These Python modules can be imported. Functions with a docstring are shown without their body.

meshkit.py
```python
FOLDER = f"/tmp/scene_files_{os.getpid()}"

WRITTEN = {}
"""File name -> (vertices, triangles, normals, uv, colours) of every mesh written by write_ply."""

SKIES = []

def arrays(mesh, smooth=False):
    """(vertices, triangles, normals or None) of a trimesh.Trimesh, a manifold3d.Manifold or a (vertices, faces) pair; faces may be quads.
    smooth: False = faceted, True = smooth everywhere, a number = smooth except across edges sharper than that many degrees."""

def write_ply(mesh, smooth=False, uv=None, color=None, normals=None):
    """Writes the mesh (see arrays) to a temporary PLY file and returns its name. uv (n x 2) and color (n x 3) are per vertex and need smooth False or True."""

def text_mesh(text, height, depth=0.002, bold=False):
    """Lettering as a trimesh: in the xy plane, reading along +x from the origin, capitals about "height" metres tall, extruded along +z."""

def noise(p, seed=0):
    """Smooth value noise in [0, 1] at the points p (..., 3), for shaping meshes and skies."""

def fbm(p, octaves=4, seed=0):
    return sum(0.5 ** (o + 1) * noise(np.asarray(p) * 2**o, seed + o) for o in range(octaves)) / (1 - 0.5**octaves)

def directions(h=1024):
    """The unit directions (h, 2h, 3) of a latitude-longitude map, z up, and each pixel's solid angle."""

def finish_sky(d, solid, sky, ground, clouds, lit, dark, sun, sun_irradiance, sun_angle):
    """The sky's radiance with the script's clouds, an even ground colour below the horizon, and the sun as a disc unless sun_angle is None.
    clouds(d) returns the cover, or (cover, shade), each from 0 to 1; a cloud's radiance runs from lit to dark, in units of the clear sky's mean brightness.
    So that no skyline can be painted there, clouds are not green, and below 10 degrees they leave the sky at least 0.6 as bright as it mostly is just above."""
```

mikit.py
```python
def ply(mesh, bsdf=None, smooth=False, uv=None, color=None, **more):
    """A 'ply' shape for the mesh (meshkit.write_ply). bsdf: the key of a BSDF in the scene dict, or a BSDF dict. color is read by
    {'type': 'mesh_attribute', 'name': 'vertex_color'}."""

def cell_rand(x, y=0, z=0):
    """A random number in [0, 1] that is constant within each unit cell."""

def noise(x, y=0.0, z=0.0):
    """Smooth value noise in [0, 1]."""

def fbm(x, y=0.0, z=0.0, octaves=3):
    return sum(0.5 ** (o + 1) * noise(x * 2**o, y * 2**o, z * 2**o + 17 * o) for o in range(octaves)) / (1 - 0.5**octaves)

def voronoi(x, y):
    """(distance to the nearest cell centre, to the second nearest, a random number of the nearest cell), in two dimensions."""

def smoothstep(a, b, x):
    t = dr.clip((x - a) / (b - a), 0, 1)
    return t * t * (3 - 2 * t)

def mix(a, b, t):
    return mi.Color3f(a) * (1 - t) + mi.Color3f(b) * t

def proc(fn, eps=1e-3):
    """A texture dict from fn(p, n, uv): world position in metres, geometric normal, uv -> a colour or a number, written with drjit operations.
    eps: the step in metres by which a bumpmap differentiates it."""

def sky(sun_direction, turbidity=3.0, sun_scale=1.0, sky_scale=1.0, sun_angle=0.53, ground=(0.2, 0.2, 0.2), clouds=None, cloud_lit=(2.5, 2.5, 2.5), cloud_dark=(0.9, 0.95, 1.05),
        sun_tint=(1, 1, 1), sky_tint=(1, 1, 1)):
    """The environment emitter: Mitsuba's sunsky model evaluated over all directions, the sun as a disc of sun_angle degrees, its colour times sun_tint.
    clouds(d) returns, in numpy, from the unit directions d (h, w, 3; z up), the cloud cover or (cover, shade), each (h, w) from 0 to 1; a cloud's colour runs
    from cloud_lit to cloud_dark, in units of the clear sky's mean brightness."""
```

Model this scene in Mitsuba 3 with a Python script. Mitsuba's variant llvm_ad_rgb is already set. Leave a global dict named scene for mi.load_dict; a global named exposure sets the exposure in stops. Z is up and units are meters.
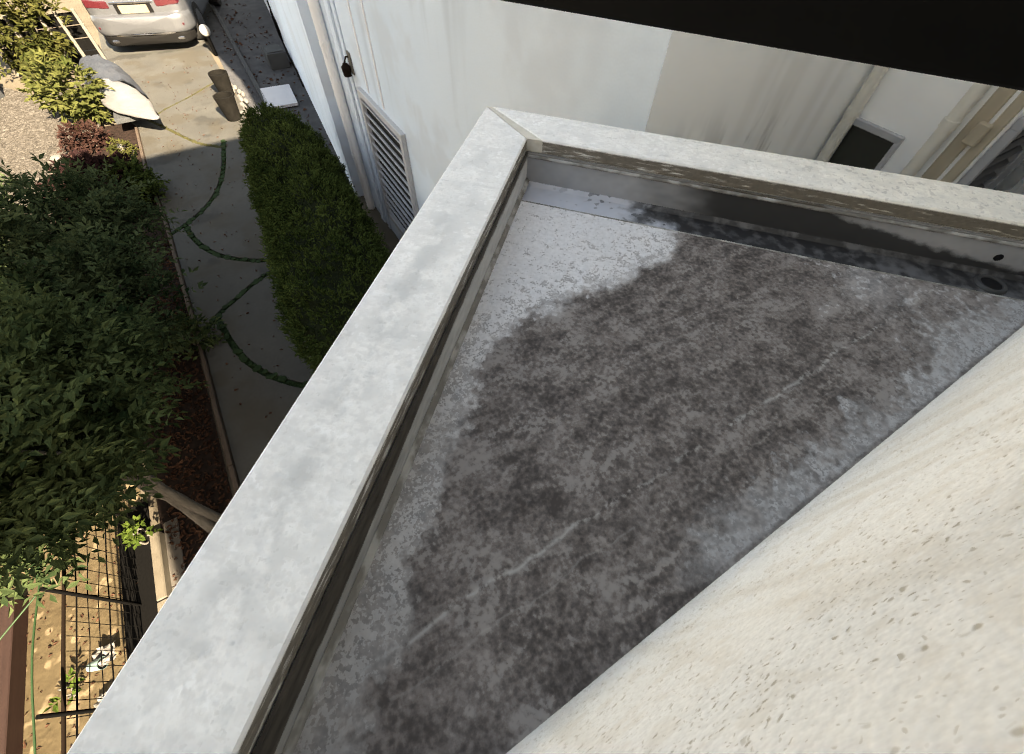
import math, random
import numpy as np, trimesh, drjit as dr, mitsuba as mi, mikit
from shapely.geometry import Polygon, LineString, box as sbox
from mikit import proc, noise, fbm, voronoi, smoothstep, mix, cell_rand

rng = np.random.default_rng(7)
random.seed(7)
T = mi.ScalarTransform4f
scene, labels = {'type': 'scene'}, {}

# ------------------------------------------------------------ camera, sky, exposure
FWD = np.array([0.3125, 0.4830, -0.8180]); FWD /= np.linalg.norm(FWD)
CAMUP = np.array([0.42, 0.71, 0.57])
# exact axes from the vanishing points of the photograph (focal length 408 px)
def _axes():
    f, c = 408.0, np.array([512., 377.])
    ray = lambda p: np.array([p[0] - c[0], p[1] - c[1], f])
    up = -ray((500, 660)); up /= np.linalg.norm(up)
    m = np.cross(ray((505, 754)), ray((1024, 325)))
    x = np.cross(m, up); x /= np.linalg.norm(x)
    if x[1] > 0: x = -x
    return np.stack([x, np.cross(up, x), up])
R = _axes()
CAM = np.array([0, 0, 4.2])
scene['camera'] = {'type': 'perspective', 'fov': 2 * math.degrees(math.atan(512 / 408.0)), 'fov_axis': 'x', 'near_clip': 0.01, 'far_clip': 500.0,
    'to_world': T().look_at(origin=CAM.tolist(), target=(CAM + R @ [0, 0, 1]).tolist(), up=(-(R @ [0, 1, 0])).tolist())}
SUN = (0.12, -0.99, 0.70)
scene['sky_light'] = mikit.sky(SUN, turbidity=2.7, sun_scale=1.0, sky_scale=0.74, ground=(0.22, 0.21, 0.2), sky_tint=(1.60, 1.0, 0.61))
exposure = 4.95

# ------------------------------------------------------------ helpers
def numbered(name):
    if name not in labels and name not in scene and not any(k.startswith(name + '__') for k in scene): return name
    i = 1
    while True:
        k = f'{name}_{i:03d}'
        if k not in labels and k not in scene and not any(q.startswith(k + '__') for q in scene): return k
        i += 1
def thing(name, label, cat, group=None):
    k = numbered(name); labels[k] = {'label': label, 'category': cat}
    if group: labels[k]['group'] = group
    return k
def put(parent, name, mesh, bsdf, smooth=False, label=None, kind=None, **kw):
    k = numbered(f'{parent}__{name}' if parent else name)
    scene[k] = mikit.ply(mesh, bsdf, smooth=smooth, **kw)
    e = {}
    if label: e['label'] = label
    if kind: e['kind'] = kind
    if e: labels[k] = e
    return k
def struct(name, mesh, bsdf, smooth=False, label=None, **kw):
    k = numbered(name); scene[k] = mikit.ply(mesh, bsdf, smooth=smooth, **kw)
    labels[k] = {'kind': 'structure', 'label': label or name.replace('_', ' ')}
    return k
def single(name, label, cat, mesh, bsdf, smooth=False, group=None):
    k = numbered(name); labels[k] = {'label': label, 'category': cat}
    if group: labels[k]['group'] = group
    scene[k] = mikit.ply(mesh, bsdf, smooth=smooth)
    return k
cat_ = trimesh.util.concatenate
def bx(x0, x1, y0, y1, z0, z1):
    m = trimesh.creation.box(extents=(x1 - x0, y1 - y0, z1 - z0))
    m.apply_translation(((x0 + x1) / 2, (y0 + y1) / 2, (z0 + z1) / 2)); return m
def cbx(x0, x1, y0, y1, z0, z1, c=0.004):
    """chamfered box"""
    e = np.array([x1 - x0, y1 - y0, z1 - z0]) / 2
    pts = []
    for s in np.ndindex(2, 2, 2):
        s = np.array(s) * 2 - 1
        for a in range(3):
            p = s * (e - c); p[a] = s[a] * e[a]; pts.append(p)
    m = trimesh.convex.convex_hull(np.array(pts))
    m.apply_translation(((x0 + x1) / 2, (y0 + y1) / 2, (z0 + z1) / 2)); return m
def extr(poly, z0, z1):
    m = trimesh.creation.extrude_polygon(poly, z1 - z0, engine='earcut'); m.apply_translation((0, 0, z0)); return m
def tube(pts, r, n=8, cap=True):
    p = np.asarray(pts, float); r = np.broadcast_to(r, (len(p),))
    t = np.gradient(p, axis=0); t /= np.linalg.norm(t, axis=1, keepdims=True) + 1e-12
    a = np.cross(t, np.where(np.abs(t[:, 2:]) < .9, [0, 0, 1.], [1., 0, 0])); a /= np.linalg.norm(a, axis=1, keepdims=True) + 1e-12
    b = np.cross(t, a); an = np.arange(n) * 2 * np.pi / n
    v = (p[:, None] + r[:, None, None] * (np.cos(an)[None, :, None] * a[:, None] + np.sin(an)[None, :, None] * b[:, None])).reshape(-1, 3)
    f = []
    for i in range(len(p) - 1):
        for j in range(n):
            k = (j + 1) % n
            f += [[i*n+j, i*n+k, (i+1)*n+k], [i*n+j, (i+1)*n+k, (i+1)*n+j]]
    v = list(v)
    if cap:
        for i, o in ((0, 1), (len(p) - 1, 0)):
            v.append(p[i]); c = len(v) - 1
            for j in range(n):
                k = (j + 1) % n
                f.append([c, i*n+k, i*n+j] if o else [c, i*n+j, i*n+k])
    return trimesh.Trimesh(np.array(v), np.array(f), process=False)
def moved(m, M):
    m = m.copy(); m.apply_transform(M); return m
def rotz(a, p=(0, 0, 0)):
    return trimesh.transformations.rotation_matrix(a, [0, 0, 1], p)
def lathe(prof, loc, n=20):
    m = trimesh.creation.revolve(np.array(prof, float), sections=n); m.apply_translation(loc); return m
def sheet(poly, z, step=None):
    v, f = trimesh.creation.triangulate_polygon(poly, engine='earcut')
    v = np.c_[v, np.full(len(v), z)]
    m = trimesh.Trimesh(v, f, process=False)
    if m.face_normals[:, 2].mean() < 0: m.invert()
    return m

# ------------------------------------------------------------ materials
def mat(name, col, rough=0.7, spec=0.3, bump=None, bscale=1.0, metallic=0.0, eps=1e-3, **kw):
    c = {'type': 'rgb', 'value': list(col)} if isinstance(col, (tuple, list)) else col
    b = {'type': 'principled', 'base_color': c, 'roughness': rough, 'specular': spec, 'metallic': metallic, **kw}
    if bump is not None: b = {'type': 'bumpmap', 'arbitrary': proc(bump, eps), 'scale': bscale, 'bsdf': b}
    scene[name] = {'type': 'twosided', 'bsdf': b}
    return name
V3 = lambda a, b, c: mi.Color3f(a, b, c)

def pits(p):
    """little trowel pits in the render coat: sparse, in loose clusters"""
    wx = p.x + 0.0055 * (noise(p.x * 170, p.z * 170, 1) - 0.5); wz = p.z + 0.0055 * (noise(p.x * 170, p.z * 170, 9) - 0.5)
    cl = fbm(p.x * 8 + 4, p.z * 8, 1.0, octaves=3)
    d1, d2, r = voronoi(wx * 105 + wz * 30, wz * 130)
    e1, e2, q = voronoi(wx * 210 + 3, wz * 230)
    big = smoothstep(0.34, 0.10, d1 / (0.35 + 0.9 * r)) * smoothstep(0.86, 0.95, r + 0.36 * (cl - 0.5))
    small = smoothstep(0.36, 0.12, e1) * smoothstep(0.74, 0.90, q + 0.40 * (cl - 0.5)) * 0.6
    return dr.maximum(big, small)
def f_stucco(p, n, uv):
    big = fbm(p.x * 2.3 + 3, p.z * 2.3, p.y * 2, octaves=3)
    fine = fbm(p.x * 170, p.y * 170, p.z * 170, octaves=2)
    grit = fbm(p.x * 330, p.y * 330, p.z * 330, octaves=3)
    c = mix((0.55, 0.545, 0.525), (0.68, 0.675, 0.66), big) * (0.82 + 0.18 * fine + 0.20 * grit)
    streak = smoothstep(0.5, 0.8, fbm(p.x * 22, p.z * 2.2, 5.0, octaves=4))
    c = mix(c, c * V3(0.90, 0.88, 0.85), streak)
    c = mix(c, V3(0.52, 0.485, 0.43), smoothstep(0.52, 0.72, fbm(p.x * 34 + 7, p.z * 34, 2.0, octaves=5)) * 0.35)
    return mix(c, V3(0.30, 0.27, 0.21), pits(p) * 0.75)
def b_stucco(p, n, uv):
    return -pits(p) * 0.0010 + 0.0020 * fbm(p.x * 170, p.y * 170, p.z * 170, octaves=4) + 0.0006 * noise(p.x * 30, p.y * 30, p.z * 30)
mat('cream_stucco', proc(f_stucco), 0.85, 0.2, b_stucco, 1.0, eps=5e-4)

def f_marble(p, n, uv):
    a, b = 0.713 * p.x + 0.701 * p.y, 0.713 * p.y - 0.701 * p.x
    big = fbm(a * 6, b * 8, p.z * 9, octaves=4)
    med = fbm(a * 22 + 5, b * 22, p.z * 22, octaves=5)
    fine = fbm(a * 110, b * 110, p.z * 110, octaves=4)
    c = mix((0.70, 0.69, 0.67), (0.84, 0.83, 0.805), smoothstep(0.3, 0.7, 0.35 * big + 0.65 * fine))
    c = mix(c, V3(0.56, 0.56, 0.55), smoothstep(0.50, 0.70, 0.6 * med + 0.4 * fine) * 0.40)
    c = mix(c, V3(0.50, 0.50, 0.49), smoothstep(0.54, 0.70, fbm(a * 34, b * 12, 7, octaves=5) * 0.6 + fine * 0.4) * 0.35)
    c = mix(c, V3(0.88, 0.875, 0.86), smoothstep(0.62, 0.72, 0.5 * fbm(a * 30, b * 30, 2, octaves=3) + 0.5 * fine) * 0.6)
    left = smoothstep(1.0, 0.2, p.x)
    # a grey weathering band a hand from the outer edge of the left run
    off = -0.701 * p.x + 0.713 * p.y - 0.298
    c = mix(c, V3(0.46, 0.465, 0.46), dr.exp(-dr.square((off - 0.115 + 0.06 * (big - 0.5)) / 0.035)) * left * 0.55 * smoothstep(0.30, 0.6, med))
    right = smoothstep(1.0, 1.9, p.x)
    c = c * mix((1, 1, 1), (1.0, 0.96, 0.87), right)
    sp = smoothstep(0.60, 0.66, 0.5 * fbm(a * 60, b * 60, 4, octaves=3) + 0.5 * fine) * (0.2 + 0.5 * right)
    c = mix(c, V3(0.38, 0.36, 0.32), sp * 0.7)
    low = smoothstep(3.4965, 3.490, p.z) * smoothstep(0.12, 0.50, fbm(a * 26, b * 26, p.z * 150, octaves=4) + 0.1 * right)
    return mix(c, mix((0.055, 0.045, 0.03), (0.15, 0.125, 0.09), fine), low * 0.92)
def b_marble(p, n, uv):
    return 0.0016 * fbm(p.x * 60, p.y * 60, p.z * 60, octaves=3) + 0.0007 * noise(p.x * 300, p.y * 300, p.z * 300)
mat('marble', proc(f_marble), 0.6, 0.35, b_marble, 1.0, eps=5e-4)
mat('mortar', proc(lambda p, n, uv: mix((0.50, 0.47, 0.40), (0.66, 0.63, 0.56), fbm(p.x * 60, p.y * 60, p.z * 60, octaves=3))), 0.9, 0.2,
    lambda p, n, uv: 0.002 * fbm(p.x * 120, p.y * 120, p.z * 120, octaves=3), 1.0, eps=5e-4)
mat('dark_joint', (0.05, 0.045, 0.04), 0.9, 0.1)

def pan_stain(p):
    """dried algae and soot on the flat: a patch with its own outline, in roof coordinates"""
    sL = 0.701 * p.x - 0.713 * p.y + 0.298
    sF = 1.471 - 0.752 * p.x - 0.659 * p.y
    n1 = fbm(p.x * 9, p.y * 9, 1.5, octaves=5) - 0.5
    n2 = fbm(p.x * 40, p.y * 40, 2.5, octaves=4) - 0.5
    left = smoothstep(0.030, 0.165, sL + 0.12 * n1 + 0.08 * n2)
    top = smoothstep(0.745, 0.545, p.y + 0.16 * n1 + 0.10 * n2 - 0.14 * smoothstep(0.95, 1.25, p.x))
    right = 1 - 0.34 * smoothstep(1.10, 1.42, p.x + 0.5 * n1)
    wall = 1 - 0.56 * smoothstep(0.15, 0.02, p.y + 0.106 + 0.25 * n1 + 0.10 * n2) * smoothstep(0.22, 0.5, p.x + n1 * 0.4)
    return left * top * right * wall, n1, n2
def f_pan(p, n, uv):
    m, n1, n2 = pan_stain(p)
    a, b = 0.80 * p.x + 0.60 * p.y, 0.80 * p.y - 0.60 * p.x
    sL = 0.701 * p.x - 0.713 * p.y + 0.298
    grain = fbm(a * 120, b * 120, 3, octaves=4)
    med = fbm(a * 26 + 7, b * 26, 6, octaves=5)
    soft = fbm(a * 7, b * 7, 9, octaves=3)
    clean = mix((0.54, 0.535, 0.545), (0.66, 0.655, 0.665), soft) * (0.86 + 0.26 * grain)
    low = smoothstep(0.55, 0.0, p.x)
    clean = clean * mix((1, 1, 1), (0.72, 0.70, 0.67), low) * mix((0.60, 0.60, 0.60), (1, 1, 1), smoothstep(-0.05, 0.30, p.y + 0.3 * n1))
    near = 0.10 * smoothstep(0.80, 0.64, p.y + 0.2 * n1) + 0.03 * smoothstep(0.98, 0.70, p.y) + 0.03 * low + 0.04 * n1
    fleck = 0.5 * fbm(a * 210, b * 210, 7, octaves=3) + 0.5 * fbm(a * 60, b * 60, 8, octaves=5)
    sp = smoothstep(0.59, 0.70, fleck + near) * 0.62
    flow = fbm(p.x * 13 + 2, p.y * 42 + 3 * noise(p.x * 6, p.y * 6, 1), 4, octaves=6)
    tone = 0.24 * med + 0.44 * grain + 0.32 * flow + 0.42 * n1 + 0.05 * smoothstep(0.9, 1.35, p.x)
    dark = mix((0.047, 0.039, 0.036), (0.195, 0.172, 0.162), smoothstep(0.26, 0.74, tone))
    dark = mix(dark, V3(0.25, 0.235, 0.225), smoothstep(0.55, 0.70, 0.5 * flow + 0.5 * grain + 0.45 * n1) * 0.55)
    # pale scoured lines left by run-off, parallel to the wall
    wob = 0.034 * (fbm(p.x * 9, 0.3, 0.7, octaves=3) - 0.5)
    for y0, w, k, q in ((0.108, 0.0042, 0.62, 1.0), (0.045, 0.0025, 0.18, 2.0)):
        brk = 0.25 * noise(p.x * 4.0 + 0.4, q, 0.2) + 0.35 * fbm(p.x * 30, p.y * 30, q, octaves=4) + 0.40 * grain
        line = dr.exp(-dr.square((p.y - y0 - wob + 0.016 * (med - 0.5)) / w)) * smoothstep(0.40, 0.60, brk) * k
        dark = mix(dark, V3(0.36, 0.355, 0.345), line)
    crumb = fbm(a * 62, b * 62, 11, octaves=6) - 0.5
    rim = 0.24 + 3.6 * m * (1 - m)
    t = smoothstep(0.22, 0.66, m + rim * (0.75 * crumb + 0.35 * n2 + 0.30 * (grain - 0.5))) * (0.50 + 0.50 * smoothstep(0.2, 0.8, m + 0.6 * (soft - 0.5)))
    t = dr.maximum(t, sp * 0.85)
    t = dr.maximum(t, smoothstep(0.016, 0.002, p.y + 0.106 + 0.02 * n2) * 0.9)
    t = dr.maximum(t, smoothstep(0.010, 0.0, dr.abs(sL - 0.026) + 0.020 * fbm(p.x * 25, p.y * 25, 8, octaves=3)) * 0.9 * smoothstep(0.95, 0.6, p.y + 0.3 * n1))
    return mix(clean, dark, dr.clip(t, 0, 1))
def b_pan(p, n, uv):
    m, n1, n2 = pan_stain(p)
    return m * 0.0016 * noise(p.x * 190, p.y * 190, 1) + 0.0012 * m * n2 + 0.0012 * noise(p.x * 30, p.y * 30, 4)
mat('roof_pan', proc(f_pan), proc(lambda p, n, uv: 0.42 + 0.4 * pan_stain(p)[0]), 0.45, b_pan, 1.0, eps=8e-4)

def f_gut(p, n, uv):
    n1 = fbm(p.x * 6, p.y * 6, p.z * 6, octaves=4) - 0.5
    n2 = fbm(p.x * 35, p.y * 35, p.z * 35, octaves=4) - 0.5
    clean = mix((0.43, 0.445, 0.50), (0.56, 0.575, 0.62), 0.5 + n1 + 0.5 * n2)
    t = smoothstep(1.03, 1.13, p.x + 0.35 * n1 + 0.12 * n2)
    sp = smoothstep(0.68, 0.76, noise(p.x * 60, p.y * 60, p.z * 60)) * smoothstep(0.85, 1.1, p.x)
    d = mix((0.022, 0.022, 0.024), (0.10, 0.10, 0.105), smoothstep(-0.15, 0.3, n2 + 0.5 * n1))
    return mix(clean, d, dr.maximum(t, sp * 0.8))
mat('gutter_metal', proc(f_gut), 0.45, 0.5, lambda p, n, uv: 0.001 * noise(p.x * 40, p.y * 40, p.z * 40), 1.0)
def f_up(p, n, uv):
    n1 = fbm(p.x * 5, p.y * 5, p.z * 9, octaves=4) - 0.5
    n2 = fbm(p.x * 40, p.y * 40, p.z * 40, octaves=4) - 0.5
    c = mix((0.29, 0.295, 0.31), (0.40, 0.405, 0.42), 0.5 + n1 + n2 * 0.6)
    # tide mark: black film on the lower part of the far run, its edge dropping towards the outlet
    edge = 3.455 - 0.085 * smoothstep(1.45, 1.85, p.x) + 0.05 * n1 + 0.03 * n2
    t = smoothstep(1.10, 1.30, p.x + 0.3 * n1) * smoothstep(edge + 0.012, edge - 0.012, p.z)
    c = mix(c, V3(0.02, 0.02, 0.02), t * 0.93)
    topg = smoothstep(3.436, 3.452, p.z + 0.02 * n2)
    c = mix(c, V3(0.12, 0.10, 0.07), topg * 0.6)
    return c
mat('upstand_metal', proc(f_up), 0.5, 0.4)
def f_left(p, n, uv):
    n2 = fbm(p.x * 30, p.y * 30, p.z * 60, octaves=4)
    c = mix((0.32, 0.32, 0.315), (0.47, 0.47, 0.465), n2)
    end = smoothstep(0.75, 0.15, p.y + 0.25 * (n2 - 0.5))
    grime = dr.maximum(smoothstep(3.432, 3.446, p.z + 0.02 * (n2 - 0.5) + 0.045 * end), end * 0.35)
    return mix(c, mix((0.022, 0.019, 0.015), (0.085, 0.074, 0.06), n2), grime)
mat('upstand_grimy', proc(f_left), 0.7, 0.3)
mat('rim_metal', proc(lambda p, n, uv: mix(mix((0.27, 0.265, 0.25), (0.42, 0.415, 0.40), fbm(p.x * 18, p.y * 18, 1, octaves=4)), V3(0.085, 0.075, 0.06), smoothstep(0.32, 0.62, fbm(p.x * 26, p.y * 26, p.z * 40, octaves=4)) * 0.75)), 0.5, 0.4)

def f_nwall(p, n, uv):
    h = p.x * 0.6 + p.y
    st = fbm(h * 1.3, p.z * 0.35, 2.0, octaves=3)
    st2 = smoothstep(0.55, 0.85, fbm(h * 5, p.z * 0.8, 7.0, octaves=4))
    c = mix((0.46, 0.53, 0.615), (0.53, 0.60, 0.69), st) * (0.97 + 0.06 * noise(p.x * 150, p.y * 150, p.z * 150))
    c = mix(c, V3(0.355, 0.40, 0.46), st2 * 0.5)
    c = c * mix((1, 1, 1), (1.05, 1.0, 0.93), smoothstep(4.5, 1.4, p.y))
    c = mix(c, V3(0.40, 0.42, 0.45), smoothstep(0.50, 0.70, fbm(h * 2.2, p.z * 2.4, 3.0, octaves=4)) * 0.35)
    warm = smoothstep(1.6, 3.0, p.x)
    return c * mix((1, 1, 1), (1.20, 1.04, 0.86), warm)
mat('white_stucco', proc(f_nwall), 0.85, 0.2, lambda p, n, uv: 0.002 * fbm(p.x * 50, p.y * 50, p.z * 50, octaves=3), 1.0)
def f_return(p, n, uv):
    st = fbm(p.x * 2.5, p.z * 0.5, 2.0, octaves=3)
    st2 = smoothstep(0.52, 0.8, fbm(p.x * 7 + 3, p.z * 0.9, 7.0, octaves=4))
    c = mix((0.82, 0.835, 0.85), (0.88, 0.885, 0.87), st)
    dk = smoothstep(0.6, 0.75, fbm(p.x * 9 + 1, p.z * 2.5, 3.0, octaves=4)) * smoothstep(3.45, 3.0, p.z)
    return mix(mix(c, V3(0.60, 0.59, 0.56), st2 * 0.3), V3(0.16, 0.155, 0.15), dk * 0.6)
mat('weathered_stucco', proc(f_return), 0.85, 0.2, lambda p, n, uv: 0.002 * fbm(p.x * 50, p.y * 50, p.z * 50, octaves=3), 1.0)
mat('pipe_white', proc(lambda p, n, uv: mix((0.62, 0.63, 0.64), (0.74, 0.745, 0.75), fbm(p.x * 6, p.y * 6, p.z * 2, octaves=3))), 0.45, 0.45)
mat('pipe_cream', proc(lambda p, n, uv: mix((0.60, 0.58, 0.52), (0.72, 0.70, 0.63), fbm(p.x * 6, p.y * 6, p.z * 3, octaves=3))), 0.5, 0.4)
mat('tan_panel', proc(lambda p, n, uv: mix((0.34, 0.29, 0.21), (0.48, 0.43, 0.33), fbm(p.x * 8, p.y * 20, p.z * 2, octaves=3))), 0.7, 0.3)
mat('frame_grey', (0.36, 0.37, 0.39), 0.45, 0.5)
mat('slat_dark', (0.10, 0.10, 0.105), 0.6, 0.2)
mat('slat_grey', proc(lambda p, n, uv: mix((0.34, 0.35, 0.37), (0.46, 0.47, 0.49), fbm(p.x * 5, p.y * 5, p.z * 12, octaves=3))), 0.5, 0.4)
mat('black_void', (0.012, 0.012, 0.013), 0.9, 0.1)
mat('black_alu', proc(lambda p, n, uv: mix((0.0045, 0.0045, 0.0045), (0.008, 0.008, 0.0075), fbm(p.x * 20, p.y * 20, p.z * 20, octaves=2))), 0.5, 0.05)
mat('black_rubber', (0.004, 0.004, 0.004), 0.85, 0.02)
mat('dark_pane', (0.02, 0.022, 0.016), 0.12, 0.5)
scene['clear_glass'] = {'type': 'thindielectric'}
mat('room_dark', (0.10, 0.09, 0.08), 0.9, 0.1)
mat('roof_dark', (0.10, 0.10, 0.105), 0.8, 0.2)

def f_conc(p, n, uv):
    a = fbm(p.x * 1.6, p.y * 1.6, 1, octaves=5)
    st = smoothstep(0.50, 0.72, fbm(p.x * 2.4 + 5, p.y * 2.4, 4, octaves=5))
    f = noise(p.x * 60, p.y * 60, 2)
    c = mix((0.0359, 0.0362, 0.0342), (0.0574, 0.0579, 0.0539), a) * (0.92 + 0.14 * f)
    oil = smoothstep(0.60, 0.76, fbm(p.x * 1.7 + 9, p.y * 1.7, 8.0, octaves=4))
    c = c * (1 - 0.35 * oil)
    return mix(c, V3(0.0379, 0.0339, 0.0252), st * 0.6)
mat('concrete', proc(f_conc), 0.85, 0.25, lambda p, n, uv: 0.003 * fbm(p.x * 40, p.y * 40, 1, octaves=3), 1.0)
mat('moss', proc(lambda p, n, uv: mix((0.007, 0.014, 0.006), (0.022, 0.040, 0.016), fbm(p.x * 30, p.y * 30, 1, octaves=3))), 0.95, 0.1)
mat('moss_dry', proc(lambda p, n, uv: mix((0.0270, 0.0270, 0.0108), (0.0540, 0.0518, 0.0225), fbm(p.x * 30, p.y * 30, 1, octaves=3))), 0.95, 0.1)
def f_soil(p, n, uv):
    a = fbm(p.x * 3, p.y * 3, 1, octaves=5); b = fbm(p.x * 22, p.y * 22, 4, octaves=3)
    c = mix((0.0381, 0.0287, 0.0159), (0.0742, 0.0600, 0.0348), 0.5 * a + 0.5 * b)
    return mix(c, V3(0.1553, 0.1234, 0.0783), smoothstep(0.6, 0.75, fbm(p.x * 11, p.y * 11, 8, octaves=3)) * 0.7)
mat('orange_soil', proc(f_soil), 0.95, 0.1, lambda p, n, uv: 0.012 * fbm(p.x * 18, p.y * 18, 1, octaves=4), 1.0)
mat('bed_mulch', proc(lambda p, n, uv: mix((0.0063, 0.0049, 0.0042), (0.0224, 0.0147, 0.0119), fbm(p.x * 26, p.y * 26, 1, octaves=4))), 0.95, 0.1,
    lambda p, n, uv: 0.02 * fbm(p.x * 24, p.y * 24, 1, octaves=3), 1.0)
def f_gravel(p, n, uv):
    d1, d2, r = voronoi(p.x * 16, p.y * 16)
    c = mix((0.0387, 0.0348, 0.0294), (0.0658, 0.0600, 0.0523), r)
    return c * (0.6 + 0.4 * smoothstep(0.02, 0.22, d2 - d1))
mat('gravel_bed', proc(f_gravel), 0.9, 0.2, lambda p, n, uv: -0.02 * voronoi(p.x * 16, p.y * 16)[0], 1.0)
mat('gravel_stone', proc(lambda p, n, uv: mix((0.0348, 0.0317, 0.0271), (0.0735, 0.0689, 0.0619), cell_rand(p.x * 12, p.y * 12, 1))), 0.9, 0.2)
mat('asphalt', proc(lambda p, n, uv: mix((0.0245, 0.0259, 0.0294), (0.0595, 0.0616, 0.0665), fbm(p.x * 5, p.y * 5, 1, octaves=5))), 0.9, 0.25,
    lambda p, n, uv: 0.006 * fbm(p.x * 40, p.y * 40, 1, octaves=2), 1.0)
mat('earth', proc(lambda p, n, uv: mix((0.0550, 0.0475, 0.0350), (0.1000, 0.0875, 0.0675), fbm(p.x * 1.2, p.y * 1.2, 1, octaves=5))), 0.95, 0.1)
mat('edging_wood', proc(lambda p, n, uv: mix((0.0315, 0.0245, 0.0196), (0.0840, 0.0665, 0.0525), fbm(p.x * 60, p.y * 3, p.z * 60, octaves=3))), 0.85, 0.2)
mat('pale_stone', proc(lambda p, n, uv: mix((0.0734, 0.0648, 0.0497), (0.1166, 0.1058, 0.0842), fbm(p.x * 12, p.y * 12, p.z * 12, octaves=4))), 0.85, 0.2)
mat('grey_stone', proc(lambda p, n, uv: mix((0.0630, 0.0581, 0.0511), (0.1050, 0.0980, 0.0875), fbm(p.x * 12, p.y * 12, p.z * 12, octaves=4))), 0.85, 0.2)
mat('bark', proc(lambda p, n, uv: mix((0.0490, 0.0448, 0.0385), (0.1330, 0.1246, 0.1085), fbm(p.x * 40, p.y * 40, p.z * 9, octaves=4))), 0.9, 0.2,
    lambda p, n, uv: 0.006 * fbm(p.x * 50, p.y * 50, p.z * 14, octaves=3), 1.0)
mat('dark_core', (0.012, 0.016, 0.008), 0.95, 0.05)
def leafmat(name, a, b, gloss=0.45, trans=0.35, k=9.0):
    scene[name] = {'type': 'principledthin', 'base_color': proc(lambda p, n, uv: mix(a, b, dr.clip(0.55 * cell_rand(p.x * k, p.y * k, p.z * k) + 1.3 * (fbm(p.x * 3, p.y * 3, p.z * 3, octaves=3) - 0.32), 0, 1))),
                   'roughness': gloss, 'diff_trans': trans, 'spec_trans': 0.0, 'eta': 1.4}
    return name
leafmat('leaf_dark', (0.010, 0.020, 0.009), (0.075, 0.098, 0.040), 0.34, 0.35)
leafmat('leaf_mid', (0.010, 0.020, 0.009), (0.070, 0.092, 0.044), 0.36, 0.35)
leafmat('leaf_hedge', (0.0144, 0.0252, 0.0075), (0.0630, 0.0861, 0.0255), 0.6, 0.3, 30)
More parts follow.
